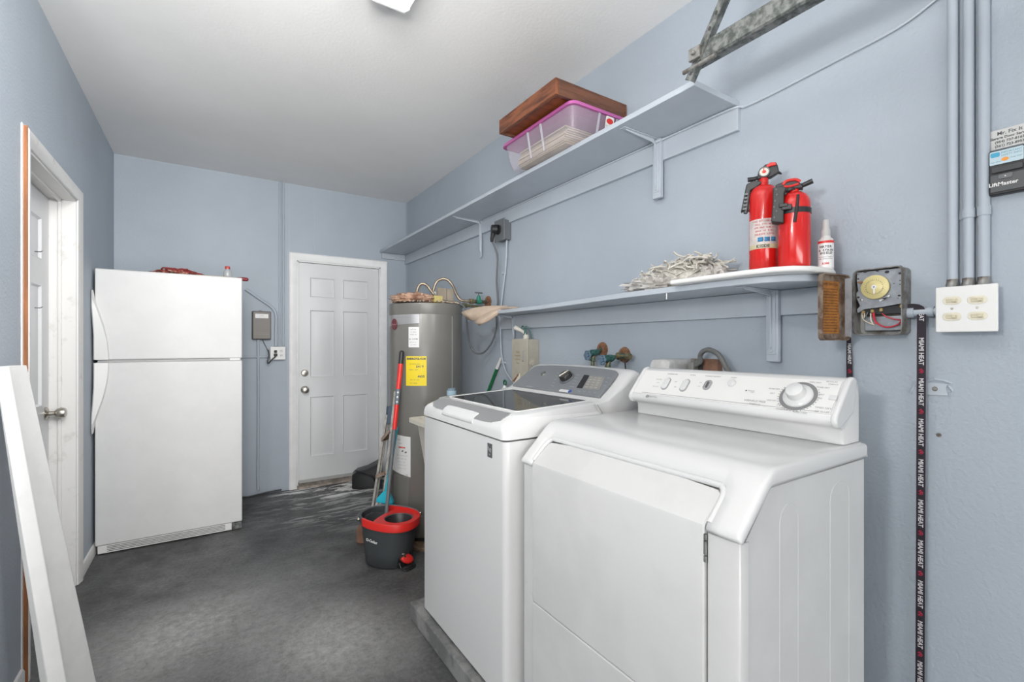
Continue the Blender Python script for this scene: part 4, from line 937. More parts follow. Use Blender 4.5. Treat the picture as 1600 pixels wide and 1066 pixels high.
# ------------------------------------------------------------------ garage door wall control and card
ox = 1.640; fo2 = FX(ox); q0 = fo2.hit(1545, 238); q1 = fo2.hit(1545, 307)
oy0, oz1, oz0 = q0[0], q0[1], q1[1]; OW = .070
op = root('garage_door_control', (1.65, -oy0 - OW / 2, oz0), 'black garage door wall control at the right edge of the wall', 'wall control')
obj('back_housing', B().obox(fo2, oy0, oy0 + OW, oz0, oz1, -(XR - ox), 0), M['black'], op, bevel=.003)
H_ = oz1 - oz0
obj('front_face', B().plate(fo2, rrect(oy0 + .003, oy0 + OW - .006, oz0 + .006, oz0 + H_ * .44, .002, 3), 0, .004), mat('dark_grey_control_face', (.07, .075, .08), .4), op, bevel=.001)
obj('push_bar', B().plate(fo2, rrect(oy0 + .005, oy0 + OW - .010, oz0 + H_ * .48, oz0 + H_ * .62, .004, 3), 0, .006), mat('slate_push_bar', (.035, .038, .04), .45), op, bevel=.0015)
obj('light_button', B().plate(fo2, rrect(oy0 + .018, oy0 + .042, oz0 + H_ * .33, oz0 + H_ * .43, .002, 3), .004, .006), M['grey'], op)
cardm = mat('pale_blue_card', (.50, .62, .68), .5)
obj('instruction_card', B().plate(fo2, rrect(oy0 + .002, oy0 + OW - .010, oz0 + H_ * .67, oz0 + H_ * .97, .002, 3), 0, .003), cardm, op)
obj('card_blue_tab', B().plate(fo2, rrect(oy0 + .004, oy0 + .020, oz0 + H_ * .84, oz0 + H_ * .94, .003, 3), .003, .0035), mat('blue_card_print', (.05, .35, .55), .5), op)
obj('card_orange_disc', B().plate(fo2, ellipse(oy0 + .029, oz0 + H_ * .76, .0065, .0045, 18), .003, .0036), mat('orange_card_print', (.80, .30, .04), .5), op)
t_ = B(); t_.text('IMPORTANT', fo2, oy0 + .040, oz0 + H_ * .91, .0065, h=.0034); t_.text('SAFETY INFO', fo2, oy0 + .040, oz0 + H_ * .85, .006, h=.0034); t_.text('keep clear', fo2, oy0 + .048, oz0 + H_ * .77, .005, h=.0034); t_.text('test door', fo2, oy0 + .013, oz0 + H_ * .73, .005, h=.0034)
obj('card_text', t_, mat('teal_print', (.08, .28, .36), .5), op)
t_ = B(); t_.text('LiftMaster', fo2, oy0 + .026, oz0 + H_ * .22, .0125, h=.0044, bold=.0003); t_.text('▲', fo2, oy0 + .03, oz0 + H_ * .38, .004, h=.0064)
obj('brand_lettering', t_, M['plastic'], op)
f3 = FX(XR - .004); c0 = f3.hit(1543, 209); 
sg = root('service_sticker', (XR - .003, -c0[0] - .04, c0[1] - .045), 'white printed service card on the wall above the door control', 'sticker')
k0 = c0[0] + .002
obj('card', B().plate(f3, rrect(k0, k0 + .077, c0[1] - .046, c0[1] + .002, .004, 4), -.0035, 0), mat('off_white_card', (.60, .60, .585), .5), sg)
t_ = B()
for i, (s_, z_, sz) in enumerate((('Mr. Fix It', -.008, .0118), ('Garage Door Service', -.019, .0082), ('(954) 737-8163', -.029, .0082), ('(561) 723-8953', -.039, .0082))):
    t_.text(s_, f3, k0 + .037, c0[1] + z_, sz, h=.0004, bold=.0003)
obj('card_lettering', t_, M['ink'], sg)

# ------------------------------------------------------------------ printed lanyards
rib = mat('black_woven_ribbon', (.018, .012, .02), .7)
wht = mat('white_woven_letters', (.60, .58, .60), .7); rdt = mat('red_woven_emblem', (.42, .02, .06), .7)
def lan_text(root_, P0, P1, u, first, step, size):
    """words and emblem down a hanging ribbon from P0 to P1"""
    d = (P1 - P0).normalized(); L_ = (P1 - P0).length; fr_l = Fr(P0, u, -d)
    tw, tr_ = B(), B(); s = first
    while s < L_ - .02:
        tw.text('MIAMI HEAT', fr_l, .000, -s, size, rot=-90, h=.0010, sx=.92, bold=.0004)
        c = s + .0545
        if c < L_:
            tr_.tube([fr_l.at(.0048 * math.cos(a), -c + .0048 * math.sin(a), .0009) for a in [math.radians(x) for x in range(-150, 151, 20)]], .0009, 5)
            tr_.plate(fr_l, ellipse(0.0005, -c, .0024, .0024, 10), .0005, .0012); tr_.plate(fr_l, [(-.0045, -c + .002), (-.001, -c + .004), (.003, -c + .0085), (-.003, -c + .006)], .0005, .0012)
        s += step
    obj('white_lettering', tw, wht, root_); obj('red_emblems', tr_, rdt, root_)
LXp = 1.632; top_y = .462
l1 = root('lanyard', (LXp, .462, .02), 'long black printed lanyard hanging right of the time switch', 'lanyard', 'black printed lanyards')
P = spline([(1.628, .489, 1.382), (1.628, .482, 1.388), (LXp, .472, 1.386), (LXp, .464, 1.374), (LXp, .4615, 1.355)], 5)
sdv = []
rb_ = B(); 
pp = [(1.628, .4905, 1.388, 1.364), (1.629, .482, 1.392, 1.368)]
R = []
for k_, (oy, oz, iy, iz) in enumerate(((.4905, 1.388, .4905, 1.368), (.480, 1.389, .481, 1.369), (.466, 1.386, .474, 1.367), (.456, 1.379, .471, 1.363), (.4515, 1.366, .4705, 1.357), (.4510, 1.350, .4705, 1.348))):
    R.append([(LXp - .0006, oy, oz), (LXp - .0006, iy, iz), (LXp + .0006, iy, iz), (LXp + .0006, oy, oz)])
R.append([(LXp - .0006, .4555, .02), (LXp - .0006, .4750, .02), (LXp + .0006, .4750, .02), (LXp + .0006, .4555, .02)])
obj('ribbon', rb_.loft(R), rib, l1)
Pa = V((LXp - .0006, .4608, 1.352)); Pb = V((LXp - .0006, .4652, .02))
lan_text(l1, Pa, Pb, V((0, -1, 0)), .0945, .1106, .0148)
t2 = B(); t2.text('HEAT', Fr(Pa, (0, -1, 0), (0, 0, 1)), .0, .004, .0140, rot=-90, h=.0010, sx=.92, bold=.0004); obj('white_lettering', t2, wht, l1)
l2 = root('lanyard', (1.645, .634, .80), 'shorter black printed lanyard strand hanging behind the open switch door', 'lanyard', 'black printed lanyards')
A2, B2 = V((1.645, .6395, 1.32)), V((1.645, .632, .80))
obj('ribbon', B().loft([[A2 + V((0, .005, 0)), A2 - V((0, .005, 0)), A2 + V((.001, -.005, 0)), A2 + V((.001, .005, 0))], [V((1.645, .6455, 1.22)), V((1.645, .629, 1.22)), V((1.646, .629, 1.22)), V((1.646, .6455, 1.22))], [B2 + V((0, .0085, 0)), B2 - V((0, .0085, 0)), B2 + V((.001, -.0085, 0)), B2 + V((.001, .0085, 0))]]), rib, l2)
fl2 = Fr(V((1.6449, .6375, 1.30)), (0, -1, 0), (0, 0, 1)); tw = B()
lan_text(l2, V((1.6446, .6375, 1.33)), V((1.6446, .6345, 1.02)), V((0, -1, 0)), .082, .1115, .0125)

# torn plaster flap with a screw below the conduit, and a screw hole
fw_ = FX(XR)
a_, c_2 = fw_.hit(1466, 608)
fp_ = root('wall_plate', (XR - .004, -a_, c_2 - .02), 'small painted metal tab with screw half buried in torn plaster', 'wall plate')
obj('tab', B().plate(fw_, [(a_ - .026, c_2 + .017), (a_ + .020, c_2 + .015), (a_ + .016, c_2 + .004), (a_ + .021, c_2 - .016), (a_ - .026, c_2 - .018)], 0, .004), M['shelf'], fp_, bevel=.001)
obj('tab_screw', B().lathe([(0, 0), (.0062, 0), (.005, .002), (0, .0025)], fw_.at(a_ - .006, c_2, .004), fw_.n, 14), M['dirtysteel'], fp_)
pls = B(); lp = [fw_.hit(*q) for q in ((1423, 614), (1428, 604), (1438, 598), (1450, 595), (1460, 593), (1474, 595), (1488, 600), (1482, 603), (1489, 612), (1484, 618))]
for i in range(len(lp) - 1): pls.tube([fw_.at(*lp[i]), fw_.at(*lp[i + 1])], .0042, 6)
obj('torn_plaster', pls, M['trimblue'], fp_)
a_, c_2 = fw_.hit(1467, 680); hd_ = obj('wall_anchor', B().lathe([(0, 0), (.006, 0), (.005, .002), (.002, .002), (0, -.001)], fw_.at(a_, c_2), fw_.n, 12), M['dirtysteel']); tag(hd_, 'small screw hole in the wall below the painted tab', 'wall anchor')

# ------------------------------------------------------------------ ceiling fixtures
def fixture(x, y0, y1, label):
    r_ = root('ceiling_light', (x, (y0 + y1) / 2, ZC), label, 'ceiling light')
    obj('base_pan', B().box(x - .10, x + .10, y0, y1, ZC - .022, ZC), M['casing'], r_, bevel=.004)
    d = B(); prf = [(-.086, 0), (-.080, -.038), (-.060, -.055), (.060, -.055), (.080, -.038), (.086, 0)]
    d.prism([(x + a, ZC - .022 + z) for a, z in prf], 'y', y0 + .012, y1 - .012)
    em = bpy.data.materials.get('lit_diffuser') or mat('lit_diffuser', (.8, .8, .8), .4)
    p_ = em.node_tree.nodes['Principled BSDF']; p_.inputs['Emission Color'].default_value = (1, .985, .95, 1); p_.inputs['Emission Strength'].default_value = 0.9
    obj('diffuser', d, em, r_)
    for ye in (y0, y1): obj('end_cap', B().prism([(x + a * 1.04, ZC - .022 + z * 1.04) for a, z in prf], 'y', ye, ye + (.0118 if ye == y0 else -.0118)), M['casing'], r_, bevel=.002)
fixture(.598, .62, 1.815, 'white ceiling light fixture at the top edge above the washer')
fixture(-1.9, -.2, 1.0, 'added unseen ceiling light fixture over the other half of the garage')  # unseen second fixture, added for extra light
# ------------------------------------------------------------------ water heater
HX, HY, HR, HZ0, HZ1 = 1.254, 3.02, .248, .045, 1.541
hm = mat('grey_brown_heater_enamel', (.20, .195, .18), .28, .15, var=.05, vscale=3)
wh_ = root('water_heater', (HX, HY, .02), 'tall grey tank water heater in the back right corner', 'water heater')
obj('tank', B().lathe([(0, HZ0), (HR - .004, HZ0), (HR, HZ0 + .012), (HR, 1.47)], (HX, HY, 0), n=72).lathe([(HR, 1.47), (HR + .0015, 1.473), (HR + .0015, 1.525), (HR + .003, 1.530), (HR + .003, 1.540), (HR - .004, 1.543), (0, 1.548)], (HX, HY, 0), n=72), hm, wh_, smooth=50)
obj('base_ring', B().lathe([(0, .0), (HR - .01, .0), (HR - .01, HZ0), (0, HZ0)], (HX, HY, .0205), n=48), M['black'], wh_)
def hang(px):   # where a line of sight meets the tank
    r = ray(px, 538); r.z = 0; L = V((HX, HY, 0)); a = r.dot(r); b = -2 * r.dot(L); c = L.dot(L) - HR * HR
    t = (-b - math.sqrt(max(0, b * b - 4 * a * c))) / (2 * a); p = r * t
    return math.atan2(p.y - HY, p.x - HX), t
def cpatch(px0, px1, zt, zb, h, n=10):
    a0, a1 = hang(px0)[0], hang(px1)[0]
    if a1 < a0 - math.pi: a1 += 2 * math.pi
    if a0 < 0: pass
    if abs(a1 - a0) > math.pi: a0 += 2 * math.pi if a0 < a1 else 0; a1 += 2 * math.pi if a1 < a0 - math.pi else 0
    b = B(); R = []
    for i in range(n + 1):
        a = a0 + (a1 - a0) * i / n; c, s_ = math.cos(a), math.sin(a); zT = zt if not callable(zt) else zt(i / n); zB = zb if not callable(zb) else zb(i / n)
        R.append([(HX + (HR - .002) * c, HY + (HR - .002) * s_, zB), (HX + (HR + h) * c, HY + (HR + h) * s_, zB), (HX + (HR + h) * c, HY + (HR + h) * s_, zT), (HX + (HR - .002) * c, HY + (HR - .002) * s_, zT)])
    return b.loft(R)
def hz(px, py): return CAM_H + (538 - py) / 730.0 * hang(px)[1]
def hfr(px, py, h=.0012):
    a, t = hang(px); n = V((math.cos(a), math.sin(a), 0)); return Fr(V((HX, HY, 0)) + n * (HR + h) + V((0, 0, hz(px, py))), V((0, 0, 1)).cross(n), (0, 0, 1))
def htext(items, m, name='label_lettering', par=None):
    b = B()
    for s_, px, py, sz, bold in items:
        # letters laid round the tank one by one
        w = sz * .62; a, t = hang(px); zc = hz(px, py); n_ = len(s_)
        for i, ch in enumerate(s_):
            if ch == ' ': continue
            ai = a + (i - (n_ - 1) / 2) * w / HR; n = V((math.cos(ai), math.sin(ai), 0))
            b.text(ch, Fr(V((HX, HY, zc)) + n * (HR + .0012), V((0, 0, 1)).cross(n), (0, 0, 1)), 0, 0, sz, h=.0006, bold=bold)
    return obj(name, b, m, par)
obj('brand_band', cpatch(608, 655, lambda t: hz(630, 492) + .003 * t, lambda t: hz(630, 508) + .018 * t - .006, .0006, 14), mat('silver_band', (.42, .42, .43), .3, .5), wh_)
htext([('PERFORMANCE', 630, 496, .016, .0)], M['ink2'], par=wh_)
a_, t_0 = hang(616.5); n_v = V((math.cos(a_), math.sin(a_), 0)); fbdg = Fr(V((HX, HY, hz(617, 507))) + n_v * (HR - .001), V((0, 0, 1)).cross(n_v), (0, 0, 1))
obj('oval_badge', B().plate(fbdg, ellipse(0, 0, .031, .037, 30), 0, .006), mat('dark_red_badge', (.13, .025, .035), .3), wh_, bevel=.002)
t_ = B(); t_.text('Rheem', fbdg, 0, 0, .018, h=.0062); obj('badge_lettering', t_, mat('pale_red_print', (.45, .25, .27), .4), wh_)
obj('white_label', cpatch(638.5, 655, hz(646, 511), hz(646, 543), .0006), mat('white_label_paper', (.72, .72, .71), .55), wh_)
htext([('NOTICE', 646, 515, .010, 0), ('SEE MANUAL', 646, 519, .007, 0), ('BEFORE USE', 646, 523, .007, 0), ('UL LISTED', 646, 530, .010, .0004), ('REG NO 4521', 646, 535, .007, 0), ('240 VOLTS', 646, 539, .007, 0)], M['ink'], par=wh_)
obj('yellow_energy_label', cpatch(634.5, 666.5, hz(650, 557), hz(650, 603), .0006, 14), mat('yellow_label_paper', (.80, .62, .02), .5), wh_)
htext([('ENERGYGUIDE', 650, 561, .0185, .0010), ('$419', 656, 573, .020, .0006), ('YEARLY COST', 646, 578, .009, 0), ('4622', 658, 588.5, .018, .0010), ('KWH PER YEAR', 648, 594, .008, 0), ('ESTIMATED COST', 648, 569, .008, 0), ('COST RANGE', 646, 599, .008, 0)], M['ink'], par=wh_)
obj('warning_label', cpatch(612, 641.5, lambda t: hz(626, 680) + .004 - .012 * t, lambda t: hz(626, 741) + .02 - .034 * t, .0006, 12), mat('white_label_paper', (.70, .70, .69), .55), wh_)
htext([('HOT', 624, 687, .014, .0004), ('WATER', 626, 693, .010, 0), ('SCALD HAZARD KEEP', 628, 712, .0085, 0), ('AWAY FROM TANK', 628, 717, .0085, 0), ('READ ALL THE', 627, 722, .0085, 0), ('INSTRUCTIONS', 628, 727, .0085, 0), ('BEFORE USING', 628, 732, .0085, 0)], M['ink2'], par=wh_)
htext([('WARNING', 628, 699.5, .012, .0008)], M['red'], par=wh_)
pm = B()
for px, py in ((629, 705), (634, 707)):
    f_ = hfr(px, py); pm.plate(f_, [(-.009, -.003), (.002, -.006), (.009, .002), (.003, .006), (-.003, .003)], 0, .0006)
obj('warning_pictograms', pm, M['ink'], wh_)
obj('access_panel', cpatch(616, 639, hz(628, 741) - .012, hz(628, 800), .004, 10), hm, wh_, bevel=.004)
obj('panel_seam', cpatch(635.5, 636.3, hz(636, 741), .08, .0012, 1), M['ink2'], wh_)
obj('tank_seam', cpatch(706, 707, 1.46, .30, .0010, 1), M['ink2'], wh_)
nip = B(); top_z = 1.546
N1 = onY(652, 476, 3.00); N2 = onY(678, 476, 3.00)
obj('hot_nipple', B().lathe([(0, 0), (.014, 0), (.014, .03), (.018, .03), (.018, .055), (.011, .058), (0, .058)], (N1.x, 3.0, top_z), n=18), M['brass'], wh_)
obj('cold_nipple', B().lathe([(0, 0), (.014, 0), (.014, .055), (.0175, .055), (.0175, .09), (.012, .094), (0, .094)], (N2.x, 3.0, top_z), n=18), mat('white_teflon_nipple', (.66, .64, .60), .5), wh_)
hosem = mat('dull_copper_flex_pipe', (.36, .30, .23), .38, .75, var=.2, vscale=40)
UY, UZ = 2.866, 1.574
ux = 1.51
pr = root('water_pipe', (1.59, UY, 1.53), 'corroded water pipe with green shut-off valve beside the heater top', 'water pipe')
obj('flange', B().lathe([(0, 0), (.045, 0), (.043, .006), (.018, .013), (0, .013)], (XR, UY, UZ), (-1, 0, 0), 26), M['rust'], pr)
obj('pipe', B().cyl((XR - .01, UY, UZ), (ux + .02, UY, UZ), .011), mat('dark_corroded_pipe', (.14, .095, .065), .6, .4, col2=(.05, .07, .055), vscale=50), pr)
obj('union_nut', B().lathe([(0, 0), (.017, 0), (.018, .012), (.014, .014), (.018, .018), (.018, .032), (0, .032)], (ux + .035, UY, UZ), (-1, 0, 0), 8), M['brass'], pr)
vb = B(); vb.cyl((1.60, UY, UZ), (1.565, UY, UZ), .018, n=14); vb.lathe([(0, 0), (.013, 0), (.016, .02), (.013, .034), (.008, .045), (0, .045)], (1.583, UY, UZ), n=14)
obj('valve_body', vb, mat('bright_green_valve', (.02, .19, .13), .45), pr)
obj('valve_handle', B().box(1.555, 1.612, UY - .007, UY + .007, UZ + .058, UZ + .066).cyl((1.583, UY, UZ + .04), (1.583, UY, UZ + .060), .004), M['ink'], pr, bevel=.002)
obj('lower_pipe', B().cyl((XR - .01, UY + .02, UZ - .035), (1.47, UY + .02, UZ - .028), .010).cyl((1.50, UY + .02, UZ - .029), (1.47, UY + .02, UZ - .028), .018, n=8), M['brass'], pr)
def hose(pts, end, label):
    o = obj('flexible_hose', B().tube(spline(pts, 6), .0098, 12), hosem); tag(o, label, 'hose', 'flexible water heater hoses')
    return o
c0 = V((N1.x, 3.0, top_z + .055))
hose([c0, onY(651.5, 455, 3.0), onY(655, 446, 2.99), onY(661, 443.5, 2.98), onY(668, 447, 2.97), onY(676, 458, 2.96), onY(686, 468, 2.95), onY(700, 472, 2.93), onY(713, 473, 2.91), V((1.468, UY + .02, UZ - .028))], None, 'shorter left flexible hose looping out of the heater top')
c1 = V((N2.x, 3.0, top_z + .092))
hose([c1, onY(677, 454, 3.0), onY(682, 441, 2.99), onY(691, 436, 2.97), onY(700, 438, 2.95), onY(707.5, 447, 2.93), onY(713, 460, 2.90), onY(720, 469, 2.88), V((ux + .004, UY, UZ))], None, 'taller right flexible hose arching from the heater to the green valve')
# things lying on the heater
def lump(c, sx, sy, sz, amp, freq, seed, ns=40, nr=18, flat=True):
    b = B(); c = V(c); R = []
    for i in range(nr + 1):
        th = math.pi * i / nr; ring = []
        for k in range(ns):
            a = 2 * math.pi * k / ns; d = V((math.sin(th) * math.cos(a), math.sin(th) * math.sin(a), -math.cos(th)))
            q = d * freq + V((seed, seed * 1.7, seed * .3)); nn = noise.turbulence(q, 4, True, noise_basis='PERLIN_ORIGINAL') - .5 + .5 * noise.noise(q * 2.3)
            f = 1 + amp * nn; p = V((d.x * sx * f, d.y * sy * f, d.z * sz * f))
            if flat: p.z = max(p.z, -sz * .55)
            ring.append(c + p)
        R.append(ring)
    return b.loft(R)
ragm = mat('brown_and_tan_rag_cloth', (.55, .36, .26), .9, col2=(.22, .11, .07), vscale=16, lo=.38, hi=.6, bump=.5, bscale=90)
rg = obj('rag_pile', lump((1.135, 2.945, 1.574), .145, .13, .042, .38, 3.6, 3, 64, 26), ragm, smooth=180); tag(rg, 'crumpled brown and tan rags heaped on the heater top', 'rags')
rk = B()
for i in range(16):
    a = random.uniform(0, 6.28); cx_, cy_ = 1.125 + .10 * math.cos(a) * random.uniform(.3, 1), 2.94 + .10 * math.sin(a) * random.uniform(.3, 1)
    P = [V((cx_ + random.uniform(-.045, .045), cy_ + random.uniform(-.045, .045), 1.585 + random.uniform(-.02, .02))) for _ in range(4)]
    rk.tube(spline(P, 4), [.008 + .006 * random.random()] * (len(spline(P, 4))), 7, .5)
obj('rag_folds', rk, mat('pale_tan_cloth', (.50, .33, .23), .9, bump=.4, bscale=120), rg)
fr_g = B()
for i in range(26):
    a = math.radians(random.uniform(175, 300)); p = V((HX + (HR - .012) * math.cos(a), HY + (HR - .012) * math.sin(a), 1.552)); d = V((math.cos(a), math.sin(a), 0))
    fr_g.tube([p - d * .02, p + d * .012 + V((0, 0, .004)), p + d * .022 + V((0, 0, -.004))], .0035, 5)
obj('rag_fringe', fr_g, mat('grey_tan_fringe', (.38, .32, .26), .9), rg)
y_ = obj('sponge', B().box(1.235, 1.297, 2.83, 2.87, 1.551, 1.596), mat('dull_yellow_sponge', (.48, .40, .16), .9, bump=.4, bscale=80), bevel=.005); tag(y_, 'dull yellow sponge on the heater top beside the rags', 'sponge')
bz = 1.551
a_ = onY(684, 450, 3.12); b_2 = onY(706, 450, 3.12)
bd_ = B(); bd_.box(a_.x, a_.x + .068, 3.12, 3.14, bz, 1.685); 
bo = root('carton', (a_.x + .06, 3.13, bz), 'small beige cardboard carton standing on the heater top', 'carton')
cbm = mat('grey_beige_cardboard', (.42, .36, .29), .8)
obj('panel', bd_, cbm, bo); obj('panel', B().box(a_.x + .071, b_2.x + .012, 3.115, 3.145, bz, 1.680), cbm, bo)

# ------------------------------------------------------------------ wooden boards under and beside the heater
wdm = mat('rough_scrap_wood', (.28, .19, .12), .8, var=.4, vscale=12, stretch=(5, 1, 5), bump=.3)
b_ = obj('wooden_board', B().prism([(1.045, 2.775), (1.16, 2.65), (1.58, 3.06), (1.40, 3.30), (1.06, 3.15), (1.02, 2.95)], 'z', 0.0, .0195), wdm, bevel=.002); tag(b_, 'flat rough wooden board on the floor under the water heater', 'board')
b_ = obj('wooden_offcut', B().prism([(.795, 3.060), (.832, 3.02), (.868, 3.11), (.832, 3.15)], 'z', 0, .085), mat('reddish_brown_offcut', (.25, .13, .085), .8, var=.3, vscale=10), bevel=.004); tag(b_, 'reddish brown wooden offcut on the floor left of the mop bucket', 'board')

# ------------------------------------------------------------------ small ladder leaning on the heater
ld = root('step_ladder', (.93, 3.02, 0), 'narrow dull aluminium ladder leaning against the left of the heater', 'ladder')
LA, LB = onZ(577, 838, .004), onY(606, 648, 3.03); RA, RB = onZ(594, 846, .004), onY(619.5, 612, 2.915)
def lrail(A, Bp, w=.045, t=.016):
    d = (Bp - A).normalized(); s = V((.55, -.83, 0)); n = d.cross(s).normalized(); s = n.cross(d)
    b = B()
    C = [(-t / 2, -w / 2), (t / 2, -w / 2), (t / 2, -w / 2 + .003), (-t / 2 + .003, -w / 2 + .003), (-t / 2 + .003, w / 2 - .003), (t / 2, w / 2 - .003), (t / 2, w / 2), (-t / 2, w / 2)]
    return b.loft([[A + s * p + n * q for p, q in C], [Bp + s * p + n * q for p, q in C]])
obj('side_rail', lrail(LA, LB, .03), M['alu'], ld); obj('side_rail', lrail(RA, RB, .03), M['alu'], ld)
for t in (.22, .50, .80):
    p, q = LA.lerp(LB, t), RA.lerp(RB, t * .93); d = (q - p).normalized(); n = V((-.83, -.55, 0)); up = V((0, 0, 1))
    st = B(); st.loft([[p + n * a + up * c for a, c in ((-.04, -.012), (.03, -.012), (.03, .012), (.027, .012), (.027, -.009), (-.04, -.009))], [q + n * a + up * c for a, c in ((-.04, -.012), (.03, -.012), (.03, .012), (.027, .012), (.027, -.009), (-.04, -.009))]])
    obj('step', st, mat('worn_step', (.46, .40, .34), .6, .3, col2=(.26, .12, .07), vscale=9), ld)
cpb = B(); c_p = LB + V((0, 0, .0)); cpb.loft([[c_p + V((a, b, -.06)) for a, b in ((-.014, .02), (.018, .0), (.022, -.03), (-.012, -.016))], [c_p + V((a * 1.2 + .012, b * 1.2 - .01, .055)) for a, b in ((-.014, .02), (.018, .0), (.022, -.03), (-.012, -.016))]])
obj('rail_cap', cpb, mat('slate_blue_cap', (.07, .10, .14), .6), ld, bevel=.004)

# teal broom
br = root('broom', (.97, 2.88, .2), 'bright teal broom leaning between the ladder and the mop', 'broom')
A_, B_p = V((.930, 2.955, .31)), V((1.015, 2.812, .845))
A_ = onY(603, 775, 2.90); B_p = onY(620, 668, 2.872)
obj('handle', B().tube([A_, A_.lerp(B_p, .3), B_p], [.016, .011, .010], 14), mat('teal_plastic', (.02, .42, .55), .35), br)
d = (B_p - A_).normalized(); s_ = V((.75, -.66, -.35)); s_ = (s_ - d * s_.dot(d)).normalized(); n_ = d.cross(s_)
hb = B(); hb.loft([[A_ + d * h + s_ * a * w + n_ * b_v * tt_ for a, b_v in ((-1, -1), (1, -1), (1, 1), (-1, 1))] for h, w, tt_ in ((.03, .016, .014), (.005, .034, .016), (-.022, .052, .018), (-.045, .055, .018))])
obj('head', hb, mat('teal_plastic', (.02, .42, .55), .35), br, bevel=.004)
bs = B()
for i in range(70):
    a, bb_ = random.uniform(-.05, .05), random.uniform(-.014, .014); p = A_ - d * .044 + s_ * a + n_ * bb_
    bs.tube([p, p - d * .075 + s_ * a * .35 + n_ * bb_ * .3], .0016, 4)
obj('bristles', bs, mat('pale_grey_bristles', (.50, .52, .52), .8), br)['kind'] = 'stuff'

# ------------------------------------------------------------------ mop bucket
bk = root('mop_bucket', (.92, 2.69, 0), 'dark grey and red spin mop bucket on the floor before the heater', 'mop bucket')
ax_ = V((.62, -.785, 0)); sx_v = V((.785, .62, 0)); CB = V((.893, 2.70, 0))
def egg(s, z, off=0.0, lx=.178, wy=.140, n=44, p=2.35):
    ring = []
    for i in range(n):
        a = 2 * math.pi * i / n; c, q = math.cos(a), math.sin(a)
        u = math.copysign(abs(c) ** (2 / p), c) * lx * s; v = math.copysign(abs(q) ** (2 / p), q) * wy * s * (1.0 + .08 * c)
        ring.append(CB + ax_ * (u + off) + sx_v * v + V((0, 0, z)))
    return ring
gm2 = mat('charcoal_bucket_plastic', (.052, .058, .062), .42)
obj('bucket_wall', B().loft([egg(.70, .002, -.01), egg(.74, .006, -.01), egg(.80, .08, -.005), egg(.93, .225), egg(.955, .245), egg(.925, .245), egg(.90, .22), egg(.72, .02, -.01)]), gm2, bk, smooth=60)
# rim: dark at the back, red at the front
redm = mat('bright_red_plastic', (.68, .025, .02), .35)
def rimsec(i0, i1, m, nm, h0=.232, h1=.262, so=1.0, si=.925):
    n = 44; R = []
    for i in range(i0, i1 + 1):
        k = i % n; lift = .018 * (1 - math.cos(2 * math.pi * k / n)) / 2
        R.append([egg(so, h0 + lift)[k], egg(so * 1.015, h1 + lift - .006)[k], egg(so, h1 + lift)[k], egg(si, h1 + lift)[k], egg(si - .01, h0 + lift)[k]])
    return obj(nm, B().loft(R), m, bk, smooth=50)
rimsec(15, 29, gm2, 'rear_rim'); rimsec(-15, 15, redm, 'front_rim', .222, .266)
# red wringer deck with its round basket
WC = CB + ax_ * .062 + V((0, 0, .262))
def deck_pt(a, r_, z): return WC + ax_ * (r_ * math.cos(a)) + sx_v * (r_ * math.sin(a)) + V((0, 0, z - .262))
dk_ = B(); no = 44; outer_ = []; 
for k in range(no):
    a = 2 * math.pi * k / no
    o_ = egg(.935, .262)[k]
    rel = (o_ - CB).dot(ax_)
    if rel < -.035:
        sgn = (o_ - CB).dot(sx_v); o_ = CB + ax_ * (-.035 - .02 * math.cos(sgn / .15 * math.pi / 2)) + sx_v * sgn + V((0, 0, .262))
    outer_.append(o_)
inner_ = [deck_pt(math.atan2((o_ - WC).dot(sx_v), (o_ - WC).dot(ax_)), .082, .262) for o_ in outer_]
dn = V((0, 0, -.012))
dk_.loft([[p + dn for p in outer_], outer_, [p + V((0, 0, .002)) for p in inner_], [p + dn * 1.5 for p in inner_], [p + dn for p in outer_]], False, False)
bmesh.ops.remove_doubles(dk_.bm, verts=dk_.bm.verts, dist=1e-5)
obj('wringer_deck', dk_, redm, bk, smooth=50)
wbk = B(); wbk.loft([[deck_pt(2 * math.pi * k / 36, r_, z) for k in range(36)] for r_, z in ((.083, .260), (.078, .255), (.062, .175), (.0, .172))], False, False)
obj('wringer_basket', wbk, M['black'], bk, solid=.002)
slb = B()
for k in range(36):
    a = 2 * math.pi * k / 36; slb.tube([deck_pt(a, .081, .258), deck_pt(a, .0635, .180)], .0022, 5)
slb.tube([deck_pt(2 * math.pi * k / 36, .081, .258) for k in range(37)], .003, 6)
obj('basket_ribs', slb, M['grey'], bk)
hdl = B(); P = [egg(1.03, .262)[k % 44] + V((0, 0, -.004 + .02 * math.sin(math.pi * (k - 5) / 22))) for k in range(5, 28)]
hdl.tube(P, .006, 8); obj('carry_handle', hdl, M['grey'], bk)
for k in (5, 27): obj('handle_pivot', B().ball(egg(1.03, .262)[k], .011, 6), M['chrome'], bk)
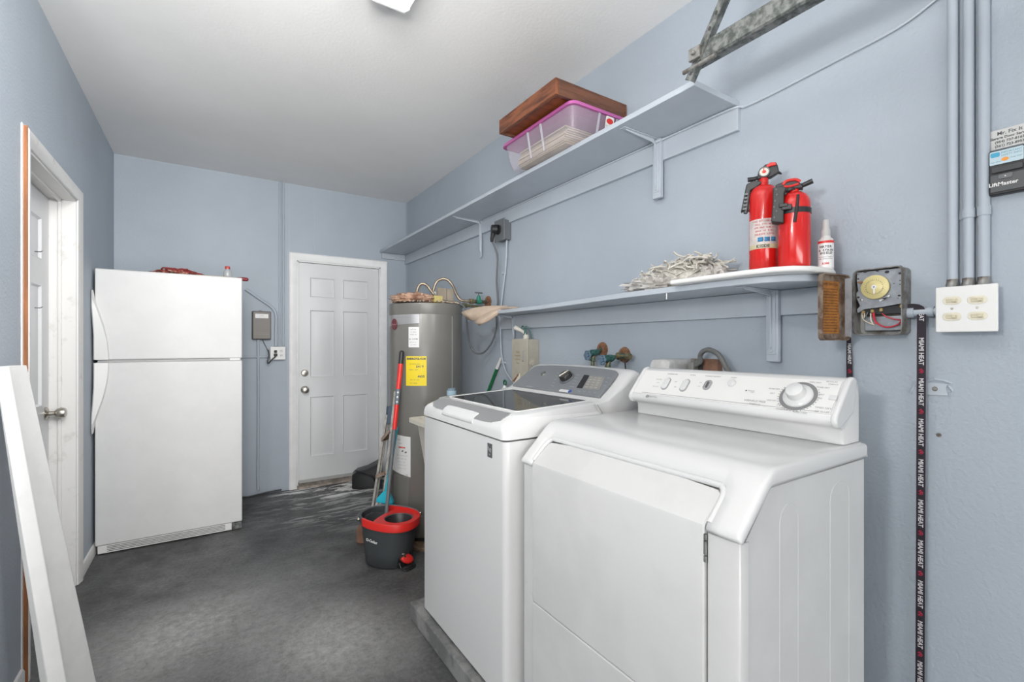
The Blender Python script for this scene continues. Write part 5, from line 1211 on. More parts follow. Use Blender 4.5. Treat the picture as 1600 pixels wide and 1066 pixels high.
# foot pedal recess
pf = CB + ax_ * .158; fpd = Fr(pf + V((0, 0, 0)), sx_v, (0, 0, 1))
pdir = V((.36, -.933, 0)); fpd = Fr(CB + pdir * .118, V((0, 0, 1)).cross(pdir), (0, 0, 1))
u_right = fpd.u
ps = u_right.dot(V((_C, -_S, 0)))
rc = B(); rc.plate(fpd, rrect(-.042, .052, .004, .105, .012, 4), -.03, .010); obj('pedal_recess', rc, M['black'], bk)
pdl = B(); pc0 = fpd.at(.010, .052, .035)
pdl.lathe([(0, 0), (.030, .002), (.038, .008), (.034, .020), (.018, .026), (0, .026)], fpd.at(.012, .040, .012), (fpd.n + V((0, 0, .9))).normalized(), 9, sx=1.15, sy=.8)
obj('foot_pedal', pdl, redm, bk, bevel=.003)
lp = [fpd.at(a, b, h) for a, b, h in ((-.034, .035, .01), (-.036, .012, .025), (-.034, .006, .055), (.0, .006, .066), (.044, .006, .055), (.050, .012, .025), (.048, .035, .01))]
obj('pedal_frame', B().tube(spline(lp, 5), .0055, 8).tube([fpd.at(-.034, .006, .045), fpd.at(.046, .006, .045)], .004, 8), M['black'], bk)
obj('pedal_spring', B().tube(spline([fpd.at(-.022, .085, .012), fpd.at(-.010, .080, .022), fpd.at(-.004, .060, .022)], 5), .007, 8), M['chrome'], bk)
# printed name on the side
dirn = (ax_ * .52 - sx_v * .854).normalized()
ctr = CB + dirn * .0; 
best = None
for k in range(44):
    for zz_, s_v in ((.170, .875),):
        p = egg(s_v, zz_)[k]; pj_ = (p.x * _C - p.y * _S) / (p.x * _S + p.y * _C) * 730 + 800
        if (best is None and (p - CB).dot(p - CO) < -.02) or best is not None and (abs(pj_ - 581) < best[0] and (p - CB).dot(p - CO) < -.02): best = (abs(pj_ - 581), k, p)
k = best[1]; p0_, p1_, p2_ = egg(.885, .165)[k - 3], egg(.885, .165)[k], egg(.885, .165)[(k + 3) % 44]
tdir = (p2_ - p0_).normalized()
if tdir.dot(V((_C, -_S, 0))) < 0: tdir = -tdir
ftx = Fr(p1_, tdir, (0, 0, 1)); 
if ftx.n.dot(CB - p1_) > 0: ftx.n = -ftx.n
t_ = B()
for i, ch in enumerate('O-Cedar'):
    t_.text(ch, ftx, -.034 + i * .0115, -i * .0010, .022, h=.006 + .0002 * abs(i - 3), bold=.0008)
obj('side_lettering', t_, M['plastic'], bk)

# mop standing in the bucket
mp_ = root('mop', (.87, 2.78, .05), 'black and red handled spin mop standing in the bucket', 'mop')
M0, M1 = V((.865, 2.79, .045)), V((1.032, 2.872, 1.232))
M0 = onY(600, 842, 2.76); M1 = onY(628, 548, 2.880)
def seg(a, b, r, m, nm, r2=None): return obj(nm, B().cyl(M0.lerp(M1, a), M0.lerp(M1, b), r, r2, 16), m, mp_)
seg(.0, .565, .0115, M['grey'], 'lower_pole'); seg(.565, .70, .0135, redm, 'red_sleeve'); seg(.70, .785, .0145, mat('steel_blue_collar', (.12, .15, .18), .4), 'collar'); seg(.785, .925, .0150, redm, 'red_grip')
seg(.925, .985, .0150, M['black'], 'black_grip'); 
obj('grip_end', B().ball(M0.lerp(M1, .987), .0152, 8), M['black'], mp_)
db = B(); dmp = (M1 - M0).normalized()
vw = (CO - M0.lerp(M1, .74)); vw.z = 0; vw.normalize()
for f_ in (.715, .741, .767): db.ball(M0.lerp(M1, f_) + vw * .0115, .0072, 6)
obj('collar_marks', db, M['plastic'], mp_)
hm_ = B(); hm_.lathe([(0, 0), (.05, .005), (.055, .02), (.03, .035), (.014, .05), (0, .05)], (M0.x, M0.y, .03), n=24); obj('mop_head', hm_, M['grey'], mp_)

# dustpan lying by the door
dpn = root('dustpan', (1.14, 4.28, 0), 'black lobby dustpan lying on the floor by the back door', 'dustpan')
dz = B()
o0 = V((1.02, 4.34, 0)); 
R = []
for t, hgt, w in ((0, .115, .085), (.15, .145, .105), (.5, .165, .12), (.8, .20, .13), (1.0, .235, .135)):
    c = V((1.085, 4.30, 0)).lerp(V((1.33, 4.22, 0)), t)
    u = V((.3, .95, 0)).normalized()
    R.append([c - u * w + V((0, 0, .003)), c + u * w + V((0, 0, .003)), c + u * w + V((0, 0, hgt * .6)), c + u * w * .7 + V((0, 0, hgt)), c - u * w * .7 + V((0, 0, hgt)), c - u * w + V((0, 0, hgt * .6))])
dz.loft(R, True, False); obj('pan_hood', dz, M['black'], dpn, solid=.004, bevel=.006, smooth=60)
obj('clip', B().obox(Fr((1.27, 4.085, .10), (1, -.2, 0), (0, 0, 1)), -.015, .015, -.012, .012, 0, .01), M['chrome'], dpn)
obj('yoke', B().tube(spline([(1.24, 4.11, .02), (1.20, 4.08, .12), (1.12, 4.14, .16), (1.10, 4.26, .15)], 5), .007, 8), M['black'], dpn)

# ------------------------------------------------------------------ utility tub between heater and washer
ut = root('utility_sink', (1.15, 2.30, 0), 'cream utility sink showing its rim between heater and washer', 'sink')
crm = mat('cream_plastic', (.58, .55, .48), .45)
b = B(); b.loft([rr3(1.02, 1.38, 2.20, 2.45, .03, .50), rr3(.968, 1.44, 2.135, 2.478, .03, .842), rr3(.930, 1.47, 2.11, 2.505, .035, .846), rr3(.930, 1.47, 2.11, 2.505, .035, .868), rr3(.975, 1.43, 2.145, 2.468, .03, .868), rr3(1.03, 1.37, 2.21, 2.44, .03, .52)])
obj('basin', b, crm, ut)
for x, y in ((1.05, 2.22), (1.05, 2.43), (1.35, 2.22), (1.35, 2.43)): obj('leg', B().cyl((x, y, 0), (x, y, .51), .014), crm, ut)
jr = root('glass_jar', (1.185, 2.485, .868), 'small blue-tinted glass jar behind the washer, in front of the heater', 'jar')
jx, jy = onY(705.5, 600, 2.487).x, 2.487
gl_ = mat('blue_tinted_glass', (.25, .34, .42), .12, alpha=.6)
obj('jar_body', B().lathe([(0, 0), (.026, 0), (.028, .01), (.028, .120), (.024, .135), (.024, .150), (.022, .150), (.022, .02), (0, .015)], (jx, jy, .8685), n=24), gl_, jr)
obj('jar_label', B().lathe([(.0283, .11), (.0286, .112), (.0286, .135), (.0283, .137)], (jx, jy, .8685), n=24), mat('pale_blue_label', (.30, .42, .50), .5), jr)
# green pole with white end, and the white brush handle beside it
gp_ = root('pole', (1.60, 3.40, 0), 'green pole with white tip leaning on the wall behind the washer', 'pole')
G1 = onX(783, 560, 1.645); G0 = onX(763, 612, 1.640); dG = (G0 - G1).normalized(); Gf = G1 + dG * ((G1.z - .002) / -dG.z)
W0 = onX(776.5, 576, 1.644)
obj('green_section', B().cyl(Gf, W0, .0105), mat('green_enamel_pole', (.01, .16, .055), .4), gp_); obj('white_tip', B().tube([W0, G1], [.0115, .0095], 14), M['plastic'], gp_)
hb2 = root('brush_handle', (1.60, 2.5, 0), 'white brush handle with green hanging loop, right of the green pole', 'brush')
h1 = onX(789, 602, 1.61); 
obj('shaft', B().tube([V((1.60, h1.y + .05, .002)), V((1.605, h1.y + .012, h1.z - .12)), h1 + V((0, .003, -.03)), h1], [.02, .024, .020, .008], 12), M['plastic'], hb2)
obj('hanging_loop', B().tube([h1 + V((0, .014 * math.cos(a), .016 + .016 * math.sin(a))) for a in [2 * math.pi * i / 20 for i in range(21)]], .0055, 8), mat('green_loop', (.02, .13, .07), .5), hb2)

# ------------------------------------------------------------------ things on the lower shelf
LT = LZs + .0215
# work gloves hanging over the shelf's far end
gvm = mat('tan_suede_glove', (.52, .41, .32), .9, bump=.35, bscale=50, var=.12, vscale=14)
gv = root('work_gloves', (1.45, 2.55, 1.38), 'pair of tan work gloves hanging over the far end of the lower shelf', 'gloves')
def sleeve(secs):
    R = []
    for c, hw, ht, up in secs:
        c = V(c); up = V(up).normalized(); R.append([c + up * hw * math.cos(a) + V((0.55, 0.83, 0)) * ht * math.sin(a) * (1 + .15 * math.sin(3 * a)) for a in [2 * math.pi * i / 22 for i in range(22)]])
    return R
gA = lambda px, py, X: onX(px, py, X)
R = sleeve([(gA(793, 480, 1.56), .010, .012, (0, .2, 1)), (gA(776, 482, 1.50), .020, .020, (0, .45, 1)), (gA(760, 487, 1.46), .042, .028, (0, .55, 1)), (gA(745, 491, 1.43), .050, .032, (-.2, .6, 1)), (gA(734, 493, 1.41), .047, .034, (-.2, .7, .9)), (gA(726, 494, 1.40), .044, .034, (-.2, .9, .7))])
obj('glove', B().loft(R, True, False), gvm, gv, smooth=70, solid=.005)
R = sleeve([(gA(790, 481, 1.53), .008, .012, (0, .2, 1)), (gA(772, 490, 1.47), .026, .020, (0, .6, 1)), (gA(760, 497, 1.44), .034, .026, (0, .8, .8)), (gA(751, 502, 1.42), .036, .028, (0, .9, .5)), (gA(745, 506, 1.41), .034, .026, (0, 1, .4))])
obj('glove', B().loft(R, True, False), gvm, gv, smooth=70, solid=.005)
ft_ = B(); ft_.loft([[(1.50 + dx, y, z) for dx, z in ((-.015, LT), (.06, LT), (.05, LT + .010), (-.008, LT + .012))] for y in (2.49, 2.40, 2.24)])
obj('glove_fingers', lump((1.53, 2.40, LT + .008), .04, .11, .012, .3, 3, 9, 24, 10), gvm, gv, smooth=70)
# mop refill heads in a clear bag
mh = root('mop_refill', (1.52, 1.16, LT), 'off-white string mop refill bundled on the lower shelf', 'mop refill')
stm = mat('off_white_cotton_string', (.66, .63, .57), .95, var=.25, vscale=60, bump=.3, bscale=200)
sb_ = B()
for i in range(330):
    y0 = random.uniform(1.01, 1.31); hgt = .105 * (1 - ((y0 - 1.08) / .30) ** 2 * .75) if y0 > 1.08 else .105 * (1 - ((y0 - 1.08) / .16) ** 2 * .7)
    x0 = random.uniform(1.455, 1.60); zc_ = LT + .012 + max(.02, hgt) * random.uniform(.45, 1.0)
    L_ = random.uniform(.03, .075); a = random.uniform(0, 6.28); P = [V((x0, y0, zc_))]
    tilt = random.uniform(-.5, .5)
    for j_ in range(3):
        a += random.uniform(-.9, .9); tilt += random.uniform(-.6, .4)
        q = P[-1] + V((math.cos(a) * .5, math.sin(a), tilt * .6)) * L_ / 3; q.z = max(LT + .008, min(q.z, LT + .135)); q.x = max(1.42, min(1.63, q.x)); P.append(q)
    sb_.tube(spline(P, 3), .0036, 5)
so = obj('strings', sb_, stm, mh, smooth=80); so['kind'] = 'stuff'
obj('core', lump((1.53, 1.15, LT + .034), .085, .16, .058, .25, 2, 5, 36, 16), stm, mh, smooth=80)
bgm_ = mat('crinkled_clear_film', (.74, .71, .67), .12, alpha=.55, coat=.5)
bg = obj('plastic_bag', lump((1.50, 1.225, LT + .023), .085, .175, .040, .7, 4.5, 12, 60, 22), bgm_, smooth=25); tag(bg, 'crinkled clear plastic bag round the string mop refill', 'plastic bag')
obj('bag_tail', lump((1.50, 1.005, LT + .030), .05, .045, .040, .8, 5, 21, 36, 14), bgm_, bg, smooth=25)
# white tray under the extinguishers
ty = obj('white_tray', B().prism([(1.362, 1.075), (1.349, 1.066), (1.352, .80), (1.362, .72), (1.392, .672), (1.44, .648), (1.50, .640), (1.56, .642), (1.60, .655), (1.612, .70), (1.612, 1.00), (1.60, 1.02), (1.42, 1.07)], 'z', LT, LT + .016), M['plastic'], bevel=.006, bseg=4, smooth=60)
ty.name = 'tray'; tag(ty, 'white rounded plastic tray lying on the lower shelf under the extinguishers', 'tray')
TT = LT + .0165
def ring_text(b, s_, C, R, u0, z, sz, bold=0.0):
    w = sz * .62
    for i, ch in enumerate(s_):
        if ch == ' ': continue
        a = u0 + (i - (len(s_) - 1) / 2) * w / R; n = V((math.cos(a), math.sin(a), 0))
        b.text(ch, Fr(V((C[0], C[1], z)) + n * (R + .0006), V((0, 0, 1)).cross(n), (0, 0, 1)), 0, 0, sz, h=.0004, bold=bold)
def cyl_label(C, R, a0, a1, z0, z1, n=16, h=.0005):
    return B().loft([[(C[0] + (R - .001) * math.cos(a), C[1] + (R - .001) * math.sin(a), z0), (C[0] + (R + h) * math.cos(a), C[1] + (R + h) * math.sin(a), z0), (C[0] + (R + h) * math.cos(a), C[1] + (R + h) * math.sin(a), z1), (C[0] + (R - .001) * math.cos(a), C[1] + (R - .001) * math.sin(a), z1)] for a in [a0 + (a1 - a0) * i / n for i in range(n + 1)]])
def extinguisher(C, R, zs, lab, label):
    r_ = root('fire_extinguisher', (C[0], C[1], TT), label, 'fire extinguisher', 'fire extinguishers on the lower shelf')
    obj('cylinder', B().lathe([(0, TT), (R - .003, TT), (R, TT + .004), (R, zs - .038), (R * .96, zs - .026), (R * .82, zs - .012), (R * .55, zs - .002), (R * .30, zs + .001), (R * .28, zs + .012), (0, zs + .012)], (C[0], C[1], 0), n=44), M['redpaint'], r_, smooth=50)
    return r_
E1, R1, S1 = (1.532, .838), .0435, 1.798
e1 = extinguisher(E1, R1, S1, True, 'red fire extinguisher with round gauge and white label, the left one')
vang = math.atan2(-E1[1], -E1[0])
z_l0, z_l1 = 1.277 + (538 - 387) / 730 * 1.49, 1.277 + (538 - 340) / 730 * 1.49
obj('paper_label', cyl_label(E1, R1, vang - 1.25, vang + 1.25, z_l0, z_l1), mat('off_white_label', (.62, .56, .54), .5, var=.15, vscale=60), e1)
obj('label_yellow_band', cyl_label(E1, R1, vang - 1.25, vang + 1.25, z_l0, z_l0 + .014, h=.0008), mat('buff_label_band', (.55, .50, .32), .5), e1)
t_ = B(); zq = z_l0 + .022
for k_, da in enumerate((-.22, .22, .66)): t_.loft([[(E1[0] + (R1 + .0009) * math.cos(vang + da + x), E1[1] + (R1 + .0009) * math.sin(vang + da + x), zq), (E1[0] + (R1 + .0009) * math.cos(vang + da + x), E1[1] + (R1 + .0009) * math.sin(vang + da + x), zq + .014)] for x in (-.18, -.06, .06, .18)], False, False, closed=False)
obj('blue_pictograms', t_, mat('blue_pictogram', (.03, .22, .45), .5), e1, solid=.0003)
t_ = B(); ring_text(t_, 'KIDDE', E1, R1, vang - .05, z_l0 + .007, .0125, .0008); ring_text(t_, 'A B C', E1, R1 + .0012, vang + .24, zq + .007, .011)
obj('brand_lettering', t_, M['ink'], e1)
t_ = B()
for i, s_ in enumerate(('FIRE EXTINGUISHER', 'PULL PIN HOLD', 'UPRIGHT AIM AT', 'BASE OF FIRE', 'SQUEEZE LEVER')): ring_text(t_, s_, E1, R1, vang + .05, z_l1 - .008 - i * .0105, .0072, .0002)
obj('label_lettering', t_, mat('pink_red_print', (.50, .12, .12), .5), e1)
# head 1: frame facing the viewer side
def vfr(C, z): n = V((-C[0], -C[1], 0)).normalized(); return Fr(V((C[0], C[1], z)), V((0, 0, 1)).cross(n), (0, 0, 1))
h1_ = vfr(E1, S1)
def hp(fr_, pts): return [fr_.at(*p) for p in pts]
obj('neck', B().lathe([(0, 0), (.014, 0), (.014, .022), (0, .022)], h1_.at(0, .006), n=16), M['redpaint'], e1)
obj('valve_head', B().plate(h1_, [(-.020, .022), (-.016, .050), (.004, .066), (.034, .070), (.040, .056), (.044, .036), (.020, .022)], -.012, .012), M['black'], e1, bevel=.003)
obj('gauge_rim', B().tube([h1_.at(.001 + .0152 * math.cos(a), .040 + .0152 * math.sin(a), .0195) for a in [2 * math.pi * i / 28 for i in range(29)]], .0022, 8), M['grey'], e1)
obj('pressure_gauge', B().lathe([(0, 0), (.0155, 0), (.0155, .007), (.0135, .009), (.0135, .0075), (0, .0075)], h1_.at(.001, .040, .012), h1_.n, 28), mat('pale_gauge_face', (.62, .60, .52), .3), e1)
obj('gauge_needle', B().obox(h1_, -.001, .0015, .040, .052, .0202, .021).plate(h1_, ellipse(.001, .040, .006, .005, 12), .0202, .0206), M['red'], e1)
obj('red_lever', B().plate(h1_, [(.006, .060), (.020, .068), (.034, .066), (.036, .056), (.022, .056), (.010, .052)], .012, .020), M['red'], e1, bevel=.002)
obj('hose_outlet', B().tube(hp(h1_, [(-.012, .030, 0), (-.030, .027, .002), (-.047, .026, .004)]), [.006, .007, .008], 12), M['black'], e1)
obj('handle', B().plate(h1_, [(.018, .044), (.036, .048), (.052, .030), (.038, .034), (.020, .032)], -.008, .010), M['black'], e1, bevel=.002)
# black wall bracket strapped to its left side
bk1 = B(); bk1.plate(h1_, [(-.051, .010), (-.030, .020), (.0, .012), (-.020, -.004), (-.038, -.012), (-.040, -.080), (-.060, -.076), (-.068, -.080)], -.012, .012)
bk1.plate(h1_, [(-.050, -.020), (-.038, -.020), (-.048, -.090), (-.060, -.088)], .010, .016)
obj('mounting_bracket', bk1, M['black'], e1, bevel=.003)
rbk = B()
for i in range(5): rbk.obox(h1_, -.056 - i * .0012, -.045 - i * .0012, -.028 - i * .012, -.022 - i * .012, .012, .019)
obj('bracket_teeth', rbk, M['grey'], e1)
E2, R2, S2 = (1.520, .737), .0440, 1.745
e2 = extinguisher(E2, R2, S2, False, 'red fire extinguisher with big black bracket on its front, the right one')
h2 = vfr(E2, S2)
obj('neck', B().lathe([(0, 0), (.018, 0), (.016, .018), (0, .018)], h2.at(-.010, .006), n=16), M['black'], e2)
obj('valve_head', B().plate(h2, [(-.052, -.002), (-.050, .030), (-.020, .040), (.006, .036), (.022, .018), (.024, .008), (.0, .010)], -.014, .014), M['black'], e2, bevel=.003)
obj('red_lever', B().tube(spline(hp(h2, [(-.030, .026, .016), (-.020, .036, .017), (.004, .036, .017), (.016, .028, .016)]), 4), .0045, 8).tube(spline(hp(h2, [(-.028, .020, .016), (-.012, .018, .017), (.012, .022, .016)]), 4), .0035, 8), M['red'], e2)
obj('handle', B().tube(hp(h2, [(.0, .016, 0), (.020, .018, .004), (.048, .026, .010)]), [.006, .007, .008], 12), M['black'], e2)
bkt = B(); bkt.plate(h2, [(-.056, .012), (-.034, .014), (-.020, .006), (-.026, -.010), (-.0275, -.100), (-.061, -.092), (-.057, -.040)], .012, .052)
obj('mounting_bracket', bkt, mat('black_moulded_bracket', (.028, .028, .03), .5), e2, bevel=.003)
ho = B()
for a, c in ((-.047, .004), (-.045, -.012), (-.050, -.030), (-.053, -.048), (-.046, -.062), (-.052, -.080)): ho.plate(h2, ellipse(a, c, .0022, .0030, 10), .0518, .0530)
obj('bracket_holes', ho, mat('grey_hole', (.12, .12, .12), .6), e2)
obj('strap_buckle', B().obox(h2, -.033, -.006, -.062, -.046, .040, .056).obox(h2, -.040, -.016, -.053, -.042, .05, .058), M['black'], e2, bevel=.002)
obj('strap', B().lathe([(R2 + .0002, -.008), (R2 + .0016, -.008), (R2 + .0016, .008), (R2 + .0002, .008)], (E2[0], E2[1], S2 - .062), n=40), M['black'], e2)
obj('nozzle_rod', B().tube(hp(h2, [(.010, -.018, .043), (.008, -.050, .046), (.001, -.100, .046)]), [.0035, .004, .0045], 10), M['black'], e2)
# spray bottle at the shelf's end
bt_ = root('spray_bottle', (1.57, .672, TT), 'white spray bottle with red-banded label at the end of the lower shelf', 'bottle')
C3 = (1.575, .672); bzb = LT + .0165
vb3 = math.atan2(-C3[1], -C3[0])
milky = mat('milky_bottle_plastic', (.62, .62, .61), .3)
RB3 = .0205
zk = lambda py: 1.277 + (538 - py) / 730 * 1.40
obj('bottle', B().lathe([(0, bzb), (RB3 - .002, bzb), (RB3, bzb + .004), (RB3, zk(376)), (RB3 * .9, zk(372)), (RB3 * .6, zk(369)), (.012, zk(367)), (0, zk(367))], (C3[0], C3[1], 0), n=32), milky, bt_, smooth=50)
obj('label', cyl_label(C3, RB3, vb3 - 1.3, vb3 + 1.3, bzb + .008, zk(378)), mat('white_glossy_label', (.74, .74, .74), .35), bt_)
obj('red_band', cyl_label(C3, RB3, vb3 - 1.3, vb3 + 1.3, zk(379), zk(375.3), h=.0009), M['red'], bt_)
t_ = B()
for s_, py, sz in (('WATER', 385, .0098), ('& STAIN', 390.5, .0088), ('SHIELD', 395, .0088)): ring_text(t_, s_, C3, RB3, vb3, zk(py), sz, .0004)
ring_text(t_, 'PROTECTS FABRIC', C3, RB3, vb3, zk(401), .0042); ring_text(t_, 'AND UPHOLSTERY', C3, RB3, vb3, zk(404), .0042)
obj('label_lettering', t_, M['ink'], bt_)
t_ = B(); ring_text(t_, 'KIWI', C3, RB3, vb3, zk(411.5), .0075, .0004); obj('red_lettering', t_, M['red'], bt_)
obj('spray_cap', B().lathe([(0, 0), (.0125, 0), (.0125, .020), (.0100, .024), (.0095, .046), (.007, .050), (0, .050)], (C3[0], C3[1], zk(367)), n=24), mat('cloudy_cap', (.55, .55, .54), .25, alpha=.85), bt_)
ng = obj('notch_mark', B().cyl((1.392, 1.115, 1.462), (1.392, 1.115, 1.440), .0018, n=8), M['plastic']); ng.name = 'cable_tie'; tag(ng, 'tiny white tie hanging under the lower shelf front edge', 'cable tie')

# ------------------------------------------------------------------ things on top of the refrigerator
FZt = FT + .0005
rc_ = obj('patterned_cloth', lump((-.17, 3.86, FZt + .016), .125, .07, .026, .6, 3.5, 31, 50, 18), mat('red_and_cream_cloth', (.36, .045, .04), .85, col2=(.50, .36, .27), vscale=60, lo=.46, hi=.52), smooth=70); tag(rc_, 'crumpled red patterned cloth lying on top of the refrigerator', 'cloth')
st_2 = B()
for i in range(9):
    P = [V((-.17 + random.uniform(-.12, .14), 3.82 + random.uniform(-.03, .03), FZt + .02)), V((-.17 + random.uniform(-.08, .08), 3.80, FZt + .042)), V((-.12 + random.uniform(-.1, .16), 3.82, FZt + .012))]
    st_2.tube(spline(P, 5), .005, 6)
obj('cloth_strap', st_2, mat('dark_red_strap', (.22, .03, .03), .8), rc_)
kb_ = obj('cutting_board', B().box(-.06, .145, 3.80, 4.10, FZt, FZt + .012), mat('pale_wood_board', (.50, .40, .30), .6), bevel=.003); tag(kb_, 'thin pale wooden board lying on the refrigerator beside the red cloth', 'board')
bo_ = root('small_bottle', (.085, 3.83, FZt + .012), 'small clear bottle with red cap on top of the refrigerator', 'bottle')
bxx = onY(355.5, 420, 3.83).x
obj('bottle_body', B().lathe([(0, 0), (.024, 0), (.0255, .004), (.0255, .030), (.022, .042), (.013, .050), (.013, .056), (0, .056)], (bxx, 3.83, FZt + .0125), n=26), mat('hazy_clear_plastic', (.50, .52, .53), .15, alpha=.75), bo_)
obj('cap', B().lathe([(0, 0), (.0155, 0), (.0155, .015), (.013, .018), (0, .018)], (bxx, 3.83, FZt + .068), n=22), mat('red_bottle_cap', (.50, .04, .03), .4), bo_)
sc_ = B(); s0 = onY(372, 433, 3.90); s1_ = onY(390, 438, 3.90)
mk = root('screwdriver', (.20, 3.9, FZt), 'red-handled screwdriver sticking out over the right of the refrigerator', 'screwdriver')
sy_v = FZt + .014
obj('handle', B().tube([(.165, 3.90, sy_v), (.185, 3.90, sy_v), (.215, 3.90, sy_v - .001), (.238, 3.90, sy_v - .002), (.244, 3.90, sy_v - .002)], [.008, .012, .014, .012, .006], 12), mat('deep_red_handle', (.22, .01, .02), .3), mk)
obj('blade', B().cyl((.166, 3.90, sy_v), (.06, 3.90, sy_v - .006 + .004), .004), M['chrome'], mk)

# ------------------------------------------------------------------ telephone box, outlet and conduits on the back wall
FB = FY(YB)
pb_ = root('telephone_box', (.38, YB - .03, 1.32), 'grey-brown plastic utility box on the back wall right of the refrigerator', 'utility box')
f4 = FY(YB - .058); q0 = f4.hit(395, 486.5); q1 = f4.hit(423, 530)
gbm = mat('taupe_grey_plastic', (.22, .20, .185), .5)
obj('base', B().box(q0[0] - .004, q1[0] + .004, YB - .04, YB, q1[1] - .004, q0[1] + .004), mat('dark_taupe_plastic', (.13, .12, .115), .5), pb_, bevel=.006)
obj('cover', B().box(q0[0], q1[0], YB - .058, YB - .040, q1[1], q0[1]), gbm, pb_, bevel=.006, bseg=3)
obj('paper_label', B().obox(f4, q0[0] + .018, q1[0] - .018, q0[1] - .056, q0[1] - .020, 0, .001), M['plastic'], pb_)
t_ = B(); t_.text('AT&T', f4, (q0[0] + q1[0]) / 2, q0[1] - .034, .012, h=.0016); t_.text('CUSTOMER ACCESS', f4, (q0[0] + q1[0]) / 2, q0[1] - .048, .006, h=.0016)
obj('label_lettering', t_, M['ink2'], pb_)
obj('moulded_line', B().obox(f4, q0[0] + .012, q1[0] - .012, q1[1] + .052, q1[1] + .054, 0, .001).obox(f4, q0[0] + .012, q1[0] - .012, q1[1] + .040, q1[1] + .042, 0, .001), mat('light_taupe_line', (.30, .28, .26), .5), pb_)
obj('hanging_tab', B().plate(f4, rrect((q0[0] + q1[0]) / 2 - .02, (q0[0] + q1[0]) / 2 + .004, q0[1], q0[1] + .012, .005), -.05, -.04), gbm, pb_)
def xz(px, py, Y=YB - .01): p = onY(px, py, Y); return p
cdm = M['trimblue']
p_ = xz(403, 530); q_ = xz(403, 762)
c_ = obj('cable_conduit', B().tube(spline([V((p_.x, YB - .012, q1[1] - .004)), V((p_.x + .003, YB - .012, .9)), V((p_.x, YB - .012, q_.z + .05)), V((p_.x + .004, YB - .014, q_.z + .008)), V((p_.x - .006, YB - .016, q_.z + .004))], 6), .0105, 12), cdm); tag(c_, 'painted conduit dropping from the grey-brown box towards the floor', 'conduit')
x1_, x2_ = xz(437.5, 500).x, xz(443, 500).x; ox_ = xz(434, 551)
zo = xz(434, 541).z
for i, (x, l) in enumerate(((x1_, 'left'), (x2_, 'right'))):
    c_ = obj('conduit', B().tube([(x, YB - .008, zo), (x, YB - .008, ZC)], .0085, 12), cdm); tag(c_, f'thin painted vertical conduit on the back wall, {l} of the close pair', 'conduit', 'conduits above the back wall outlet')
a_, b_2, c_3, d_ = xz(384, 452), xz(424, 480), xz(431, 492), xz(431, 541)
c_ = obj('conduit', B().tube(spline([a_, a_.lerp(b_2, .5), b_2, c_3, V((c_3.x, YB - .013, (c_3.z + d_.z) / 2)), V((c_3.x, YB - .013, zo))], 5), .0125, 12), cdm); tag(c_, 'bent painted conduit slanting down to the back wall outlet', 'conduit')
hz0 = xz(400, 558).z
c_ = obj('conduit', B().tube([(.18, YB - .009, hz0), (.442, YB - .009, hz0)], .0095, 12), cdm); tag(c_, 'horizontal painted conduit passing behind the refrigerator', 'conduit')
c_.location.z += 0
fo_ = FY(YB - .045); q0 = fo_.hit(422.5, 542); q1 = fo_.hit(446, 562)
ot = root('wall_outlet', ((q0[0] + q1[0]) / 2, YB - .03, q1[1]), 'white double outlet plate with black plug left of the back door', 'outlet')
obj('outlet_box', B().box(q0[0] + .006, q1[0] - .006, YB - .042, YB, q1[1] + .006, q0[1] - .006), cdm, ot)
obj('face_plate', B().obox(fo_, q0[0], q1[0], q1[1], q0[1], -.003, .003), M['plastic'], ot, bevel=.002)
rcp = B(); xr_ = q0[0] + (q1[0] - q0[0]) * .72; zm = (q0[1] + q1[1]) / 2
for dz_ in (.019, -.019): 
    ob_ = obj('receptacle', B().plate(fo_, rrect(xr_ - .014, xr_ + .014, zm + dz_ - .012, zm + dz_ + .012, .006), .003, .0045), mat('white_receptacle', (.66, .66, .65), .4), ot)
    obj('slots', B().obox(fo_, xr_ - .006, xr_ - .004, zm + dz_ - .004, zm + dz_ + .005, .0045, .0050).obox(fo_, xr_ + .004, xr_ + .006, zm + dz_ - .004, zm + dz_ + .005, .0045, .0050), M['ink'], ot)
xl_ = q0[0] + (q1[0] - q0[0]) * .32
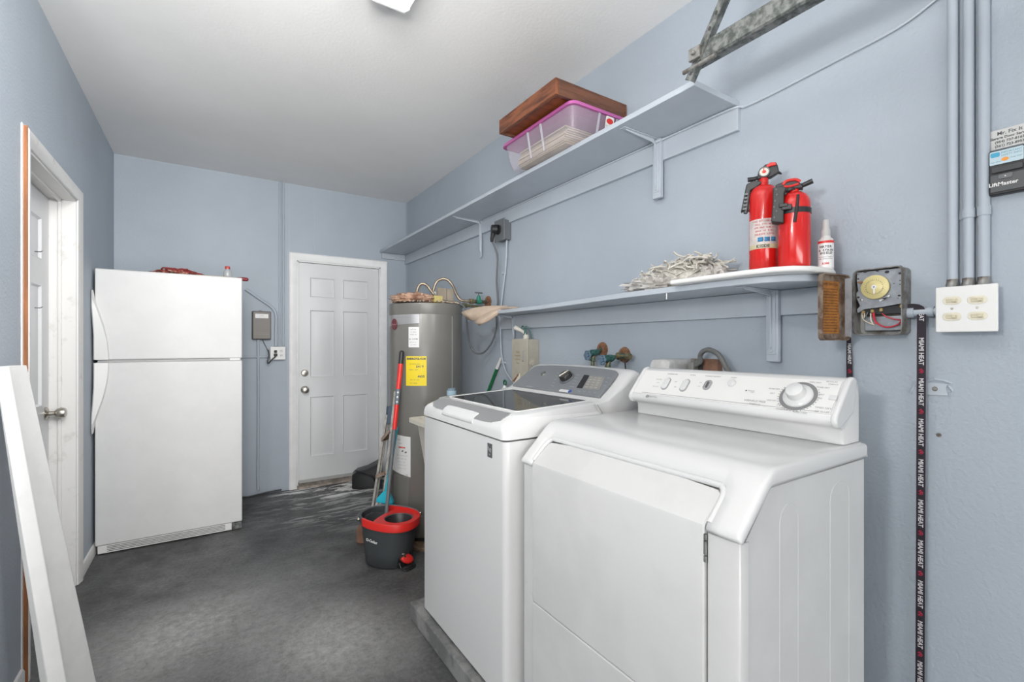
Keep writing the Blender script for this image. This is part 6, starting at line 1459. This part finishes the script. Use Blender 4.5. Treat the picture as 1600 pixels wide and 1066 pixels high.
pl_ = obj('cable', B().tube(spline([fo_.at(xl_ + .004, zm - .012, .02), fo_.at(xl_ - .004, zm - .030, .03), fo_.at(xl_ - .03, zm - .055, .03), fo_.at(xl_ - .055, zm - .085, .025), fo_.at(xl_ - .062, zm - .07, .02), fo_.at(xl_ - .050, zm - .02, .012), fo_.at(xl_ - .055, zm + .03, .0)], 5), .005, 8), M['black']); tag(pl_, 'black cord with plug looping below the back wall outlet', 'cable')
obj('plug', B().obox(fo_, xl_ - .012, xl_ + .014, zm - .026, zm - .002, .0035, .026).obox(fo_, xl_ - .010, xl_ + .012, zm + .004, zm + .026, .0035, .022), M['black'], pl_, bevel=.005)
tw_ = obj('cable', B().tube([xz(410, 531), xz(420, 551)], .0035, 6), M['cable']); tag(tw_, 'thin grey wire between the grey-brown box and the back wall outlet', 'cable')
blk = obj('cable', B().tube(spline([V((.20, 4.47, .012)), V((.28, 4.46, .006)), V((.36, 4.47, .010)), V((.44, 4.475, .016)), V((.53, 4.478, .018))], 5), .006, 8), M['black']); tag(blk, 'black cable on the floor along the back wall beside the refrigerator', 'cable')

# ------------------------------------------------------------------ white plank leaning on the left wall
pk = None
Rb, Lb = V((-.347, 2.285, .002)), V((-.428, 2.125, .002)); Rt, Lt = V((-.528, 2.233, 1.206)), V((-.574, 2.125, 1.206))
b = B()
nb = V((.82, -.57, 0)); nt_ = V((.95, -.31, 0))
def psec(L_, R_, n):
    w = (R_ - L_); 
    return [L_ - n * .030, L_, L_ + w * .06 + n * .010, L_ + w * .26 + n * .024, L_ + w * .34 + n * .020, L_ + w * .93 + n * .016, R_ + n * .004, R_ - n * .030 + w * 0]
# keep the back of the top edge on the wall
s0_, s1_p = psec(Lb, Rb, nb), psec(Lt, Rt, nt_)
b.loft([s0_, s1_p])
for v in b.bm.verts: v.co.x = max(v.co.x, XL + .0195 if v.co.z < 2 else 0)
pk = obj('white_plank', b, mat('white_painted_plank', (.68, .68, .675), .4, var=.06, vscale=8), bevel=.003); pk.name = 'plank'
tag(pk, 'long white ridged plank leaning on the left wall in front of the door', 'plank')
